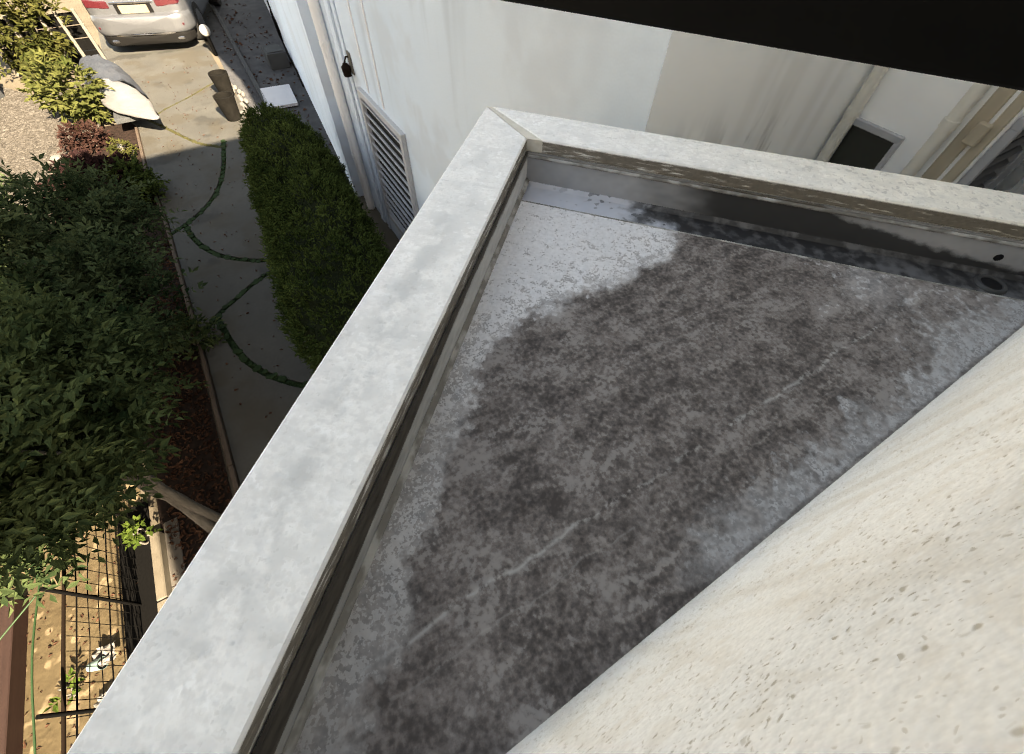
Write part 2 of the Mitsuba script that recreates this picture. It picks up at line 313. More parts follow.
leafmat('leaf_yellow', (0.0246, 0.0353, 0.0090), (0.0982, 0.1037, 0.0347), 0.5, 0.6, 14)
leafmat('leaf_yellow_dark', (0.0158, 0.0228, 0.0058), (0.0752, 0.0752, 0.0240), 0.5, 0.6, 14)
leafmat('leaf_purple', (0.008, 0.005, 0.005), (0.026, 0.014, 0.014), 0.5, 0.3)
leafmat('leaf_lime', (0.0259, 0.0475, 0.0086), (0.0605, 0.0864, 0.0173), 0.5, 0.6, 20)
leafmat('leaf_dry', (0.020, 0.011, 0.008), (0.085, 0.046, 0.030), 0.7, 0.3, 20)
leafmat('leaf_pink', (0.0216, 0.0112, 0.0095), (0.0475, 0.0285, 0.0238), 0.6, 0.4, 20)
mat('wire_black', (0.003, 0.003, 0.003), 0.8, 0.02)
mat('wire_brown', (0.010, 0.007, 0.005), 0.8, 0.03)
mat('green_cord', (0.0150, 0.0360, 0.0120), 0.5, 0.4)
mat('redwood', proc(lambda p, n, uv: mix((0.0142, 0.0067, 0.0050), (0.0235, 0.0118, 0.0089), fbm(p.x * 50, p.y * 2, p.z * 50, octaves=4))), 0.7, 0.3)
mat('white_cover', proc(lambda p, n, uv: mix((0.0893, 0.0893, 0.0915), (0.1295, 0.1295, 0.1317), fbm(p.x * 4, p.y * 4, p.z * 4, octaves=3))), 0.4, 0.5)
mat('slate_cover', proc(lambda p, n, uv: mix((0.0179, 0.0208, 0.0274), (0.0446, 0.0506, 0.0625), fbm(p.x * 5, p.y * 5, p.z * 5, octaves=3))), 0.6, 0.3)
mat('panel_white', proc(lambda p, n, uv: mix((0.3150, 0.3300, 0.3750), (0.3900, 0.4050, 0.4500), fbm(p.x * 4, p.y * 4, p.z * 4, octaves=3))), 0.5, 0.4)
mat('planter_grey', proc(lambda p, n, uv: mix((0.0045, 0.0044, 0.004), (0.010, 0.0095, 0.0085), fbm(p.x * 9, p.y * 9, p.z * 9, octaves=3))), 0.85, 0.03)
mat('lamp_white', (0.3472, 0.3416, 0.3248), 0.25, 0.5)
mat('wall_block', proc(lambda p, n, uv: mix((0.0315, 0.0350, 0.0378), (0.0525, 0.0560, 0.0595), fbm(p.x * 5, p.y * 5, p.z * 5, octaves=4))), 0.85, 0.2)
mat('post_pale', proc(lambda p, n, uv: mix((0.0821, 0.0778, 0.0670), (0.1210, 0.1145, 0.1015), fbm(p.x * 9, p.y * 9, p.z * 3, octaves=3))), 0.7, 0.3)
scene['car_paint'] = {'type': 'twosided', 'bsdf': {'type': 'principled', 'base_color': {'type': 'rgb', 'value': [0.125, 0.134, 0.150]}, 'metallic': 0.65, 'roughness': 0.34, 'clearcoat': 0.8, 'clearcoat_gloss': 0.95}}
mat('car_trim', (0.006, 0.006, 0.006), 0.7, 0.06)
mat('car_glass', (0.012, 0.014, 0.016), 0.06, 0.6)
mat('chrome', (0.6, 0.6, 0.6), 0.2, 0.5, metallic=1.0)
mat('tail_red', (0.0385, 0.0014, 0.0042), 0.15, 0.6, clearcoat=1.0)
mat('plate_white', (0.1462, 0.1341, 0.1024), 0.45, 0.4)
mat('plate_mark', (0.30, 0.28, 0.25), 0.5, 0.3)
mat('tyre', (0.02, 0.02, 0.02), 0.85, 0.2)
mat('teal_plastic', (0.1260, 0.1890, 0.1806), 0.4, 0.5)
mat('scrap_white', (0.1089, 0.1058, 0.0998), 0.6, 0.3)

# ------------------------------------------------------------ the setting
HOLE = sbox(1.02, 1.60, 1.0, 7.14)
struct('ground', sheet(sbox(-120, -120, 120, 120).difference(HOLE), 0.0), 'earth', label='bare earth of the plot between the houses')
pit = cat_([sheet(sbox(1.02, 1.0, 1.60, 7.14), -1.3), trimesh.Trimesh([[1.02, 1, 0], [1.02, 7.14, 0], [1.02, 7.14, -1.3], [1.02, 1, -1.3], [1.6, 7.14, 0], [1.6, 7.14, -1.3], [1.6, 1, 0], [1.6, 1, -1.3]],
    [[0, 2, 1], [0, 3, 2], [1, 2, 5], [1, 5, 4], [0, 6, 7], [0, 7, 3]], process=False)])
struct('passage', pit, 'asphalt', label='sunken passage between hedge and white house')
struct('side_strip', sheet(Polygon([(0.22, 7.3), (0.42, 24), (3.2, 24), (2.1, 7.3)]), 0.006), 'asphalt', label='dark asphalt strip along the white house')
struct('soil', sheet(sbox(-9, -1.2, -2.42, 3.6), 0.006), 'orange_soil', label='sunlit orange brown soil behind the wire fence')
struct('planting_bed', sheet(Polygon([(-2.24, 0.4), (-1.62, 0.4), (-1.66, 8), (-1.85, 12.1), (-2.5, 12.1), (-3.4, 10.2), (-3.4, 3.9), (-2.3, 3.7)]), 0.010), 'bed_mulch', label='dark mulched planting bed beside the driveway')
struct('gravel_lot', sheet(Polygon([(-14, 6), (-3.3, 6), (-3.0, 10.5), (-2.35, 12.5), (-2.5, 15.2), (-3.6, 14.4), (-5.2, 16.6), (-14, 18)]), 0.014), 'gravel_bed', label='pale gravel yard beyond the trees')
struct('road', sheet(Polygon([(-20, 24), (12, 24), (12, 32), (-20, 32)]), 0.006), 'asphalt', label='asphalt road behind the parked car')

# driveway: slabs poured between curved planted joints
right_edge = [(-0.27, 1.0), (-0.27, 7.5), (-0.05, 9.3), (0.30, 11.8), (0.24, 12.5), (0.18, 15.7), (0.40, 22.0)]
left_edge = [(-1.49, 1.0), (-1.53, 3.0), (-1.55, 4.9), (-1.59, 6.4), (-1.62, 8.0), (-1.74, 9.5), (-1.76, 11.6), (-2.15, 13.0), (-2.3, 22.0)]
DRIVE = Polygon(right_edge + left_edge[::-1])
def smooth_line(pts, n=40):
    from scipy.interpolate import splprep, splev
    p = np.array(pts).T
    tck, _ = splprep(p, s=0, k=min(3, p.shape[1] - 1)); return list(zip(*splev(np.linspace(0, 1, n), tck)))
JOINTS = [('moss', 0.036, [(-0.37, 10.28), (-0.42, 9.96), (-0.69, 8.69), (-0.99, 8.07), (-1.27, 7.75), (-1.68, 7.45)]),
          ('moss', 0.036, [(-1.40, 7.66), (-1.24, 6.91), (-1.02, 6.53), (-0.84, 6.35), (-0.39, 6.07), (-0.05, 6.0)]),
          ('moss', 0.034, [(-0.05, 6.2), (-0.42, 5.85), (-0.77, 5.68), (-1.0, 5.51), (-1.23, 5.35), (-1.45, 5.12), (-1.70, 4.85)]),
          ('moss', 0.036, [(-1.33, 5.27), (-1.25, 4.76), (-1.16, 4.37), (-0.96, 3.95), (-0.68, 3.61), (-0.2, 3.25)]),
          ('moss_dry', 0.030, [(-1.62, 12.0), (-1.48, 11.73), (-1.1, 10.93), (-0.74, 10.27), (-0.36, 9.95)]),
          ('moss_dry', 0.018, [(-1.48, 11.9), (-1.2, 12.25), (-0.68, 12.67), (-0.14, 13.18), (0.3, 13.5)])]
strips, drive = [], thing('driveway', 'narrow concrete driveway of slabs with curved green joints', 'driveway')
labels[drive] = {'kind': 'structure', 'label': 'narrow concrete driveway of slabs with curved green joints'}
slabs = DRIVE
for m_, w, pts in JOINTS:
    ln = LineString(smooth_line(pts)); st = ln.buffer(w, cap_style=2).intersection(DRIVE)
    strips.append((m_, st, ln, w)); slabs = slabs.difference(ln.buffer(w, cap_style=2))
for g in sorted(slabs.geoms, key=lambda g: -g.area):
    if g.area > 0.01: put(drive, 'slab', extr(g.buffer(-0.004), -0.05, 0.055), 'concrete')
def tufts(ln, w, n, h, seed):
    r = np.random.default_rng(seed); vs, fs = [], []
    for i in range(n):
        q = ln.interpolate(r.random(), normalized=True); x, y = q.x + r.uniform(-w, w), q.y + r.uniform(-w, w)
        a = r.random() * 6.28; l = h * r.uniform(.4, 1); s = 0.006
        b = len(vs); vs += [[x - s * math.cos(a), y - s * math.sin(a), 0.03], [x + s * math.cos(a), y + s * math.sin(a), 0.03], [x + r.uniform(-.02, .02), y + r.uniform(-.02, .02), 0.035 + l]]
        fs.append([b, b + 1, b + 2])
    return trimesh.Trimesh(vs, fs, process=False)
def creep(ln, w, seed):
    from shapely import union_all
    r = np.random.default_rng(seed); n = int(ln.length * 26); bl = []
    for i in range(n):
        q = ln.interpolate(r.random(), normalized=True); bl.append(q.buffer(w * r.uniform(.35, 1.25), quad_segs=3))
        bl[-1] = __import__('shapely').affinity.translate(bl[-1], *(r.normal(0, w * .45, 2)))
    u = union_all(bl).intersection(DRIVE)
    return cat_([extr(g, 0.030, 0.0605) for g in getattr(u, 'geoms', [u]) if g.area > 1e-5])
for i, (m_, st, ln, w) in enumerate(strips):
    k = put(drive, 'moss_joint', cat_([extr(g, -0.02, 0.040) for g in getattr(st, 'geoms', [st]) if g.area > 1e-4] + [creep(ln, w, 50 + i)] + [tufts(ln, w * 1.25, 1100, 0.035, i)]), m_, kind='stuff')

# timber edging boards along the bed
edge = thing('bed_edging', 'low brown timber edging between driveway and mulched bed', 'garden edging')
ep = LineString(left_edge).interpolate
tot = LineString(left_edge[:7]).length
for i in range(11):
    a, b = ep(i * tot / 11 + 0.004), ep((i + 1) * tot / 11 - 0.004)
    d = np.array([b.x - a.x, b.y - a.y]); L = np.linalg.norm(d); an = math.atan2(d[1], d[0])
    m = cbx(0, L, 0.01, 0.055, -0.05, 0.085 + random.uniform(-.006, .006), 0.005); m.apply_transform(rotz(an)); m.apply_translation((a.x, a.y, 0)); put(edge, 'board', m, 'edging_wood')
kerb = thing('stone_border', 'pale and grey stone kerb strip under the tree stems', 'garden edging')
for i in range(3):
    y0 = 0.6 + i * 0.66
    put(kerb, 'kerbstone', cbx(-2.335, -2.255, y0, y0 + 0.65, -0.05, 0.10, 0.008), 'pale_stone')
    put(kerb, 'paver', cbx(-2.252, -2.13, y0 + .1, y0 + 0.75, -0.05, 0.022, 0.004), 'grey_stone')

# ------------------------------------------------------------ own house with the bay roof
WY = -0.1065
ZC, ZP, ZG = 3.50, 3.355, 3.338
UL, UF = np.array([0.713, 0.701]), np.array([math.cos(math.radians(131.2)), math.sin(math.radians(131.2))])
UL /= np.linalg.norm(UL)
NL, NF = np.array([UL[1], -UL[0]]), np.array([-UF[1], UF[0]]) * -1     # inward normal of left run; outward normal of far run
CI, CO = np.array([0.854, 1.258]), np.array([0.855, 1.547])
def at_wall(p, u, y=WY): return p + u * (y - p[1]) / u[1]
house = thing('own_house', 'cream stucco house wall with a triangular bay roof and an open black window', 'house')
XL = -1.40
wp = lambda x0, x1, z0, z1, y1=WY: bx(x0, x1, y1 - 0.22, y1, z0, z1)
put(house, 'wall', cat_([wp(XL, 9, 0, 4.06), wp(XL, -0.36, 4.06, 5.5), wp(0.66, 9, 4.06, 5.5), wp(XL, 9, 5.5, 7.2)]), 'cream_stucco')
put(house, 'side_wall', cat_([bx(XL, XL + .2, -4.4, WY - .2201, 0, 7.2), bx(8.8, 9, -4.4, WY - .2201, 0, 7.2), bx(XL, 9, -4.6, -4.4001, 0, 7.2)]), 'cream_stucco')
put(house, 'roof', bx(XL - .0, 9.1, -4.7, WY + 0.0, 7.203, 7.38), 'roof_dark')
put(house, 'room', cat_([bx(-1.2, 2.0, -3.0, -2.95, 3.1, 5.8), bx(-1.2, 2.0, -2.95, WY - .23, 3.05, 3.1), bx(-1.2, 2.0, -2.95, WY - .23, 5.8, 5.85), bx(-1.25, -1.2, -2.95, WY - .23, 3.1, 5.8), bx(2.0, 2.05, -2.95, WY - .23, 3.1, 5.8)]), 'room_dark')
# window frame in the opening and the open sash
fz0, fz1, fx0, fx1 = 4.062, 5.498, -0.358, 0.658
wf = put(house, 'window', cat_([cbx(fx0, fx1, WY - .10, WY - .03, fz0, fz0 + .045, .003), cbx(fx0, fx1, WY - .10, WY - .03, fz1 - .045, fz1, .003), cbx(fx0, fx0 + .045, WY - .10, WY - .03, fz0 + .046, fz1 - .046, .003), cbx(fx1 - .045, fx1, WY - .10, WY - .03, fz0 + .046, fz1 - .046, .003)]), 'black_alu', label='black metal window frame in the cream wall')
HX, HY = 0.640, -0.100
SD = math.atan2(0.837, -0.547)
def sash(m): m = m.copy(); m.apply_transform(rotz(SD)); m.apply_translation((HX, HY, 0)); return m
SL = 0.92
put(wf, 'bottom_rail', sash(cbx(0, SL, -0.045, 0, 4.080, 4.150, 0.002)), 'black_alu', label='black bottom rail of the open sash')
put(wf, 'bead', sash(cat_([cbx(0.07, SL - .07, -0.030, -0.006, 4.1502, 4.165, 0.002)])), 'black_rubber')
put(wf, 'top_rail', sash(cbx(0, SL, -0.045, 0, 5.42, 5.48, 0.002)), 'black_alu')
put(wf, 'stile', sash(cbx(0, 0.065, -0.045, 0, 4.1502, 5.4198, 0.002)), 'black_alu')
put(wf, 'stile', sash(cbx(SL - .065, SL, -0.045, 0, 4.1502, 5.4198, 0.002)), 'black_alu')
put(wf, 'pane', sash(bx(0.0652, SL - .0652, -0.024, -0.014, 4.1652, 5.4198)), 'clear_glass', label='glass pane of the open sash')

# bay walls under the coping (30 mm in from the coping's outer edge)
def inset(p, dl, df):
    """corner of lines shifted inwards by dl (left run) and df (far run) from the inner coping corner"""
    A = np.array([NL, -NF]); return np.linalg.solve(A, [NL @ CI + dl, -NF @ CI + df])
o2 = inset(CO, -0.18, -0.17); i2 = inset(CI, 0.004, 0.012)
outer = [at_wall(o2, UL), o2, at_wall(o2, UF)]; inner = [at_wall(i2, UL), i2, at_wall(i2, UF)]
bayp = Polygon(outer)
put(house, 'bay_wall', extr(Polygon(outer).buffer(-0.0), 0.0, 3.30), 'cream_stucco')
put(house, 'parapet', extr(Polygon([tuple(p) for p in outer] + [tuple(p) for p in [at_wall(inset(CI, -.004, -.004), UF), inset(CI, -.004, -.004), at_wall(inset(CI, -.004, -.004), UL)]]), 3.3005, ZC - 0.0455), 'cream_stucco')
# coping stones, mitred, with a mortar wedge in the mitre
def coping(poly, nm, lab):
    c = 0.005; zt = ZC
    full = extr(poly, ZC - 0.045, ZC - c)
    top = poly.buffer(-c, join_style=2)
    # chamfer: hull-like ring between the outlines (polygons here are convex)
    a, b = np.array(poly.exterior.coords[:-1]), np.array(top.exterior.coords[:-1])
    pts = np.vstack([np.c_[a, np.full(len(a), ZC - 0.045)], np.c_[a, np.full(len(a), ZC - c)], np.c_[b, np.full(len(b), ZC)]])
    return put(house, nm, trimesh.convex.convex_hull(pts), 'marble', label=lab)
lo, li, ro, ri = at_wall(CO, UL), at_wall(CI, UL), at_wall(CO, UF), at_wall(CI, UF)
mit = (CO - CI); mit /= np.linalg.norm(mit)
def cut_run(u, a_in, a_out, s_in, s_out): return a_in + u * s_in, a_out + u * s_out
# left run ends 4 mm short of the mitre; the far run starts behind a mortar bed that widens inwards
li_c, lo_c = CI - UL * 0.006, CO - UL * 0.004
fi_c, fo_c = CI - UF * 0.058, CO - UF * 0.020
# two stones on the left run with a hairline joint, two on the far run
def stones(a_in, a_out, b_in, b_out, cuts, nm):
    pr = [0.0] + cuts + [1.0]
    for i in range(len(pr) - 1):
        L = np.linalg.norm(b_in - a_in); g0 = 0.0012 / L if i else 0; g1 = 0.0012 / L if i < len(pr) - 2 else 0
        s, e = pr[i] + g0, pr[i + 1] - g1
        coping(Polygon([a_in + (b_in - a_in) * s, a_out + (b_out - a_out) * s, a_out + (b_out - a_out) * e, a_in + (b_in - a_in) * e]), nm, None)
stones(li_c, lo_c, li, lo, [], 'coping_stone')
stones(fi_c, fo_c, ri, ro, [], 'coping_stone')
put(house, 'mortar_joint', extr(Polygon([CI - UL * 0.003, CO - UL * 0.0015, fo_c + UF * .0005, fi_c + UF * .0005]), ZC - 0.046, ZC - 0.0035), 'mortar', label='beige mortar in the mitre between the coping stones')
# roof pan, gutter, flashings
fold = inset(CI, 0.010, 0.155)
pan_poly = Polygon([at_wall(inset(CI, .010, .155), UL), fold, at_wall(fold, UF)])
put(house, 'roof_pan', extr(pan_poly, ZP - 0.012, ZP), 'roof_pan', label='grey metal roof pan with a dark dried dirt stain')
gut = Polygon([at_wall(inset(CI, .010, .155), UF) - UF * 0.0, inset(CI, .010, .153), inset(CI, .010, .014), at_wall(inset(CI, .010, .014), UF)])
put(house, 'gutter', sheet(gut, ZG), 'gutter_metal', label='shallow gutter along the far parapet, black with dirt at its right end')
def run_wall(p, u, inward, t, z0, z1, start=0.0):
    q = at_wall(p, u)
    return extr(Polygon([p, q, q + inward * t, p + inward * t]), z0, z1)
put(house, 'far_upstand', run_wall(inset(CI, 0.0, 0.004), UF, -NF, 0.009, ZG, ZC - 0.047), 'upstand_metal')
put(house, 'left_upstand', run_wall(inset(CI, 0.002, 0.0), UL, NL, 0.007, ZG, ZC - 0.047), 'upstand_grimy')
# metal strip under the coping: a small bead at the top of each upstand
put(house, 'top_bead', tube([np.r_[inset(CI, 0, 0.016), ZC - .056], np.r_[at_wall(inset(CI, 0, 0.016), UF), ZC - .056]], 0.006, 8), 'rim_metal')
# cant fillets at the foot of the upstands
def fillet(p, u, inward, w, h, z):
    q = at_wall(p, u); o = inward * w
    v = [np.r_[p, z], np.r_[q, z], np.r_[q + o, z], np.r_[p + o, z], np.r_[p, z + h], np.r_[q, z + h]]
    return trimesh.Trimesh(np.array(v), [[4, 3, 2], [4, 2, 5], [0, 4, 5], [0, 5, 1], [0, 3, 4], [1, 5, 2], [0, 1, 2], [0, 2, 3]], process=False)
put(house, 'left_rim', fillet(inset(CI, 0.010, 0.02), UL, NL, 0.013, 0.012, ZP + .0005), 'rim_metal')
put(house, 'far_rim', fillet(inset(CI, 0.014, 0.014), UF, -NF, 0.016, 0.012, ZG + .0005), 'gutter_metal')
fl = inset(CI, 0.024, 0.155)
put(house, 'pan_lip', tube([np.r_[fl, ZP - .001], np.r_[at_wall(fl, UF), ZP - .001]], 0.0035, 8), 'rim_metal')
# outlet in the gutter and overflow hole in the upstand
dc = np.array([1.825, 0.03])
dr_ = put(house, 'drain_outlet', lathe([(0.030, 0), (0.030, 0.006), (0.040, 0.008), (0.044, 0.004), (0.046, 0)], (dc[0], dc[1], ZG + .001), 24), 'upstand_metal', smooth=40)
put(dr_, 'bore', lathe([(0, 0.001), (0.0295, 0.001), (0.0295, 0.004), (0, 0.004)], (dc[0], dc[1], ZG + .0005), 20), 'black_void')
hp = at_wall(inset(CI, 0, 0.0135), UF) + UF * 0.115
hm = trimesh.creation.cylinder(radius=0.011, height=0.012, sections=20); hm.apply_transform(trimesh.transformations.rotation_matrix(math.pi / 2, [1, 0, 0]))
hm.apply_transform(rotz(math.atan2(NF[1], NF[0]) - math.pi / 2)); hm.apply_translation((1.872, 0.079, 3.395)); put(house, 'overflow_hole', hm, 'black_void')

# ------------------------------------------------------------ white house next door
nb = thing('white_house', 'neighbouring white stucco house with downpipes and louvred openings', 'house')
XA, YC, XB, YD = 1.45, 1.257, 3.18, 0.54
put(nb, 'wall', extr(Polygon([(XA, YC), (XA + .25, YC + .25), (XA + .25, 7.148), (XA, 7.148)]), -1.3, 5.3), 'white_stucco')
put(nb, 'return_wall', extr(Polygon([(XA + .001, YC), (XB, YC), (XB, YC + .25), (XA + .2505, YC + .25)]), -1.3, 5.3), 'weathered_stucco')
put(nb, 'rear_wall', bx(XB, XB + .25, YD, YC + .25, -1.3, 5.3), 'weathered_stucco')
put(nb, 'recess_wall', cat_([bx(XB + .2501, 5.5, YD, YD + .25, -1.3, 5.3), bx(5.5, 5.75, -6, YD + .25, -1.3, 5.3)]), 'weathered_stucco')
fa, fb = np.array([1.27, 7.15]), np.array([2.70, 22.0]); fd = (fb - fa) / np.linalg.norm(fb - fa); fn = np.array([fd[1], -fd[0]])
put(nb, 'front_wall', extr(Polygon([fa, fb, fb + fn * .5, fa + fn * .5]), -.3, 8.8), 'white_stucco')
put(nb, 'roof', extr(Polygon([fa, fb, (12, 22), (12, fa[1])]), 8.803, 9.0), 'roof_dark')
put(nb, 'roof', extr(Polygon([(XA, YC), (XA, 7.147), (12, 7.147), (12, -6), (5.5, -6), (5.5, YD), (XB, YD), (XB, YC)]), 5.303, 5.45), 'roof_dark')
put(nb, 'end_wall', bx(fa[0] + .02, 12, fa[1] + .001, fa[1] + .24, 5.46, 8.8), 'white_stucco')
def downpipe(x, y, r, z0, z1, m, brz, lab=None, parent=nb):
    k = put(parent, 'downpipe', tube([(x, y, z0), (x, y, z1)], r, 20), m, smooth=40, label=lab)
    for z in brz: put(k, 'bracket', tube([(x, y, z - .02), (x, y, z + .02)], r + .006, 20), m, smooth=40)
    return k
downpipe(XA - .070, 6.72, 0.064, -1.3, 5.3, 'pipe_white', (0.9, 2.3, 3.8), 'thick white downpipe left of the large louvre')
downpipe(XB - .045, YC - .055, 0.034, -1.3, 5.3, 'pipe_cream', (3.16, 4.6), 'cream downpipe in the corner left of the dark window')
downpipe(XB - .045, 0.745, 0.034, -1.3, 5.3, 'pipe_cream', (3.27, 4.6), 'cream downpipe right of the dark window')
for y, w, d in ((6.28, .16, .03), (6.02, .05, .02)):
    put(nb, 'pilaster', cbx(XA - d, XA - .0005, y - w / 2, y + w / 2, -1.3, 5.29, .006), 'white_stucco')
for y in (5.42, 4.95): put(nb, 'conduit', tube([(XA - .006, y, 2.16), (XA - .006, y, 5.28)], .010, 10), 'pipe_white', smooth=40)
def louvre(y0, y1, z0, z1, n):
    k = put(nb, 'louvre', bx(XA - .006, XA - .0005, y0 + .03, y1 - .03, z0 + .03, z1 - .03), 'black_void', label='large grey louvred opening beside the thick downpipe')
    f = .075
    put(k, 'frame', cat_([cbx(XA - .055, XA - .001, y0, y1, z1 - f, z1, .004), cbx(XA - .055, XA - .001, y0, y1, z0, z0 + f, .004), cbx(XA - .055, XA - .001, y0, y0 + f, z0 + f, z1 - f, .004), cbx(XA - .055, XA - .001, y1 - f, y1, z0 + f, z1 - f, .004)]), 'frame_grey')
    p = (z1 - z0 - 2 * f) / n
    for i in range(n):
        z = z0 + f + p * (i + .5)
        m = cbx(-.017, .017, y0 + f - .002, y1 - f + .002, -.006, .006, .002)
        m.apply_transform(trimesh.transformations.rotation_matrix(0.35 + random.uniform(-.07, .07), [0, 1, 0])); m.apply_translation((XA - .030, 0, z)); put(k, 'slat', m, 'slat_grey')
louvre(4.40, 5.76, 0.40, 2.12, 13)
# dark window on the rear wall
wn = put(nb, 'window', cat_([cbx(XB - .035, XB - .001, .886, 1.20, 3.10, 3.135, .003), cbx(XB - .035, XB - .001, .886, 1.20, 2.40, 2.435, .003), cbx(XB - .035, XB - .001, .886, .912, 2.4352, 3.0998, .003), cbx(XB - .035, XB - .001, 1.175, 1.20, 2.4352, 3.0998, .003)]), 'frame_grey', label='small window with a dark pane between two cream downpipes')
put(wn, 'pane', bx(XB - .010, XB - .0015, .9122, 1.1748, 2.4354, 3.0996), 'dark_pane')
for y, w, d in ((0.655, .07, .012), (0.575, .05, .020)):
    put(nb, 'panel', cbx(XB - d, XB - .0005, y - w / 2, y + w / 2, -1.3, 5.29, .004), 'tan_panel', label='tan upright panel strip beside the right downpipe')
put(nb, 'meter_box', cbx(XB - .06, XB - .021, 0.585, 0.645, 3.22, 3.32, .006), 'tan_panel', label='small cream box beside the right downpipe')
# louvre and second dark opening on the recess wall
lv = put(nb, 'louvre', bx(XB + .055, XB + .60, YD - .006, YD - .0005, 2.0, 3.33), 'black_void', label='dark louvre round the corner at the right')
put(lv, 'frame', cat_([cbx(XB + .03, XB + .63, YD - .045, YD - .001, 3.31, 3.36, .003), cbx(XB + .03, XB + .075, YD - .045, YD - .001, 2.0, 3.309, .003), cbx(XB + .585, XB + .63, YD - .045, YD - .001, 2.0, 3.309, .003)]), 'frame_grey')
for i in range(17):
    m = cbx(XB + .0755, XB + .5845, -.015, .015, -.005, .005, .002); m.apply_transform(trimesh.transformations.rotation_matrix(0.5, [1, 0, 0])); m.apply_translation((0, YD - .024, 2.05 + i * .075)); put(lv, 'slat', m, 'slat_dark')
w2 = put(nb, 'window', cat_([cbx(XB + .95, XB + 1.9, YD - .03, YD - .001, 3.2, 3.26, .003), cbx(XB + .95, XB + 1.0, YD - .03, YD - .001, 1.9, 3.199, .003)]), 'frame_grey', label='dark window past the louvre at the right')
put(w2, 'pane', bx(XB + 1.0, XB + 1.9, YD - .010, YD - .0012, 1.9, 3.2), 'dark_pane')

ob = thing('garden_house', 'pale rendered house across the garden', 'house')
put(ob, 'wall', bx(-13, -6.0, -3, 9.2, 0, 6.8), 'cream_stucco'); put(ob, 'roof', bx(-13.2, -5.9, -3.2, 9.3, 6.803, 7.0), 'roof_dark')
# wall light by the louvre
wl = thing('wall_lamp', 'small brown grey wall lamp above the large louvre', 'lamp')
put(wl, 'back_plate', cbx(XA - .018, XA - .001, 5.86, 5.96, 2.20, 2.42, .004), 'post_pale')
put(wl, 'shade', lathe([(0.0, 0), (0.045, 0.0), (0.055, 0.09), (0.02, 0.13), (0, 0.13)], (XA - .075, 5.91, 2.19), 16), 'wire_brown', smooth=40)
put(wl, 'arm', tube([(XA - .018, 5.91, 2.37), (XA - .05, 5.91, 2.375), (XA - .075, 5.91, 2.325)], .010, 8), 'wire_brown', smooth=True)

def onfar(s, d=0.0): q = fa + fd * s - fn * d; return q
cb = thing('hanging_cable', 'loop of black cable hanging on the far white wall', 'cable')
def farp(s, z, d=.03): q = onfar(s, d); return (q[0], q[1], z)
c1 = [farp(9.4, 1.15), farp(8.6, .72), farp(7.8, .40, .05), farp(7.2, .36, .06), farp(6.5, .22, .05), farp(5.9, .10), farp(5.3, .14), farp(5.0, .04)]
put(cb, 'cord', tube([(a, b, c) for a, b, c in zip(*np.array([*map(list, zip(*smooth_line([p[:2] for p in c1], 60)))] + [np.interp(np.linspace(0, 1, 60), np.linspace(0, 1, len(c1)), [p[2] for p in c1])]))], .018, 8), 'wire_black', smooth=True)
coil = [farp(7.5 + .28 * math.cos(a) * (1 + .1 * math.sin(3 * a)), .42 + .24 * math.sin(a) + .01 * a, .04 + .012 * a / 6) for a in np.linspace(0, 20, 120)]
put(cb, 'coil', tube(coil, .016, 7), 'wire_black', smooth=True)

# ------------------------------------------------------------ vegetation
def leaf_cloud(P, D, L, W, fold=0.25, seed=1, sub=1):
    """leaves: base points P, directions D, lengths L; two triangles each side of the midrib"""
    r = np.random.default_rng(seed); n = len(P)
    D = D / np.linalg.norm(D, axis=1, keepdims=True)
    up = r.normal(0, .45, (n, 3)) + [0, 0, 1]
    S = np.cross(D, up); S /= np.linalg.norm(S, axis=1, keepdims=True) + 1e-9
    Nn = np.cross(S, D)
    L = np.broadcast_to(L, (n,))[:, None]; W = np.broadcast_to(W, (n,))[:, None]
    mid = P + D * L * .45
    a, b = mid + S * W + Nn * W * fold * 2, mid - S * W + Nn * W * fold * 2
    tip = P + D * L - Nn * L * .12
    v = np.stack([P, a, tip, b], 1).reshape(-1, 3)
    i = np.arange(n)[:, None] * 4
    f = np.vstack([i + [0, 2, 1], i + [0, 3, 2]])
    return trimesh.Trimesh(v, f, process=False)
def twigs(C, RAD, ntw, seed, leaf_l, leaf_w, npairs=4, tw_len=.22, lump=0.45, droop=.25, shell=.35):
    """pinnate twigs through a lumpy ellipsoid; returns base points, directions, lengths"""
    import meshkit
    r = np.random.default_rng(seed); P, D, L = [], [], []
    C, RAD = np.array(C, float), np.array(RAD, float)
    while len(P) < ntw * (2 * npairs + 1):
        d = r.normal(size=3); d /= np.linalg.norm(d)
        rr = r.random() ** shell
        lf = 1 + lump * 2 * (meshkit.fbm(np.array([d * 1.6 + seed * 3.1]), 3, seed)[0] - .5)
        gap = meshkit.noise(np.array([d * 3.2 * rr + seed]), seed + 5)[0]
        if gap < .40: continue
        b = C + d * RAD * rr * lf
        ax = d * .8 + r.normal(0, .5, 3) + [0, 0, .2]; ax /= np.linalg.norm(ax)
        sd = np.cross(ax, [0, 0, 1.]); sd /= np.linalg.norm(sd) + 1e-9
        l = tw_len * r.uniform(.6, 1.25)
        for k in range(npairs):
            q = b + ax * l * (k + .5) / npairs - np.array([0, 0, droop * l * ((k + .5) / npairs) ** 2])
            for s in (-1, 1):
                P.append(q); D.append(ax * .55 + sd * s * .9 + r.normal(0, .18, 3)); L.append(leaf_l * r.uniform(.5, 1.35))
        P.append(b + ax * l - np.array([0, 0, droop * l])); D.append(ax); L.append(leaf_l)
    return np.array(P), np.array(D), np.array(L)
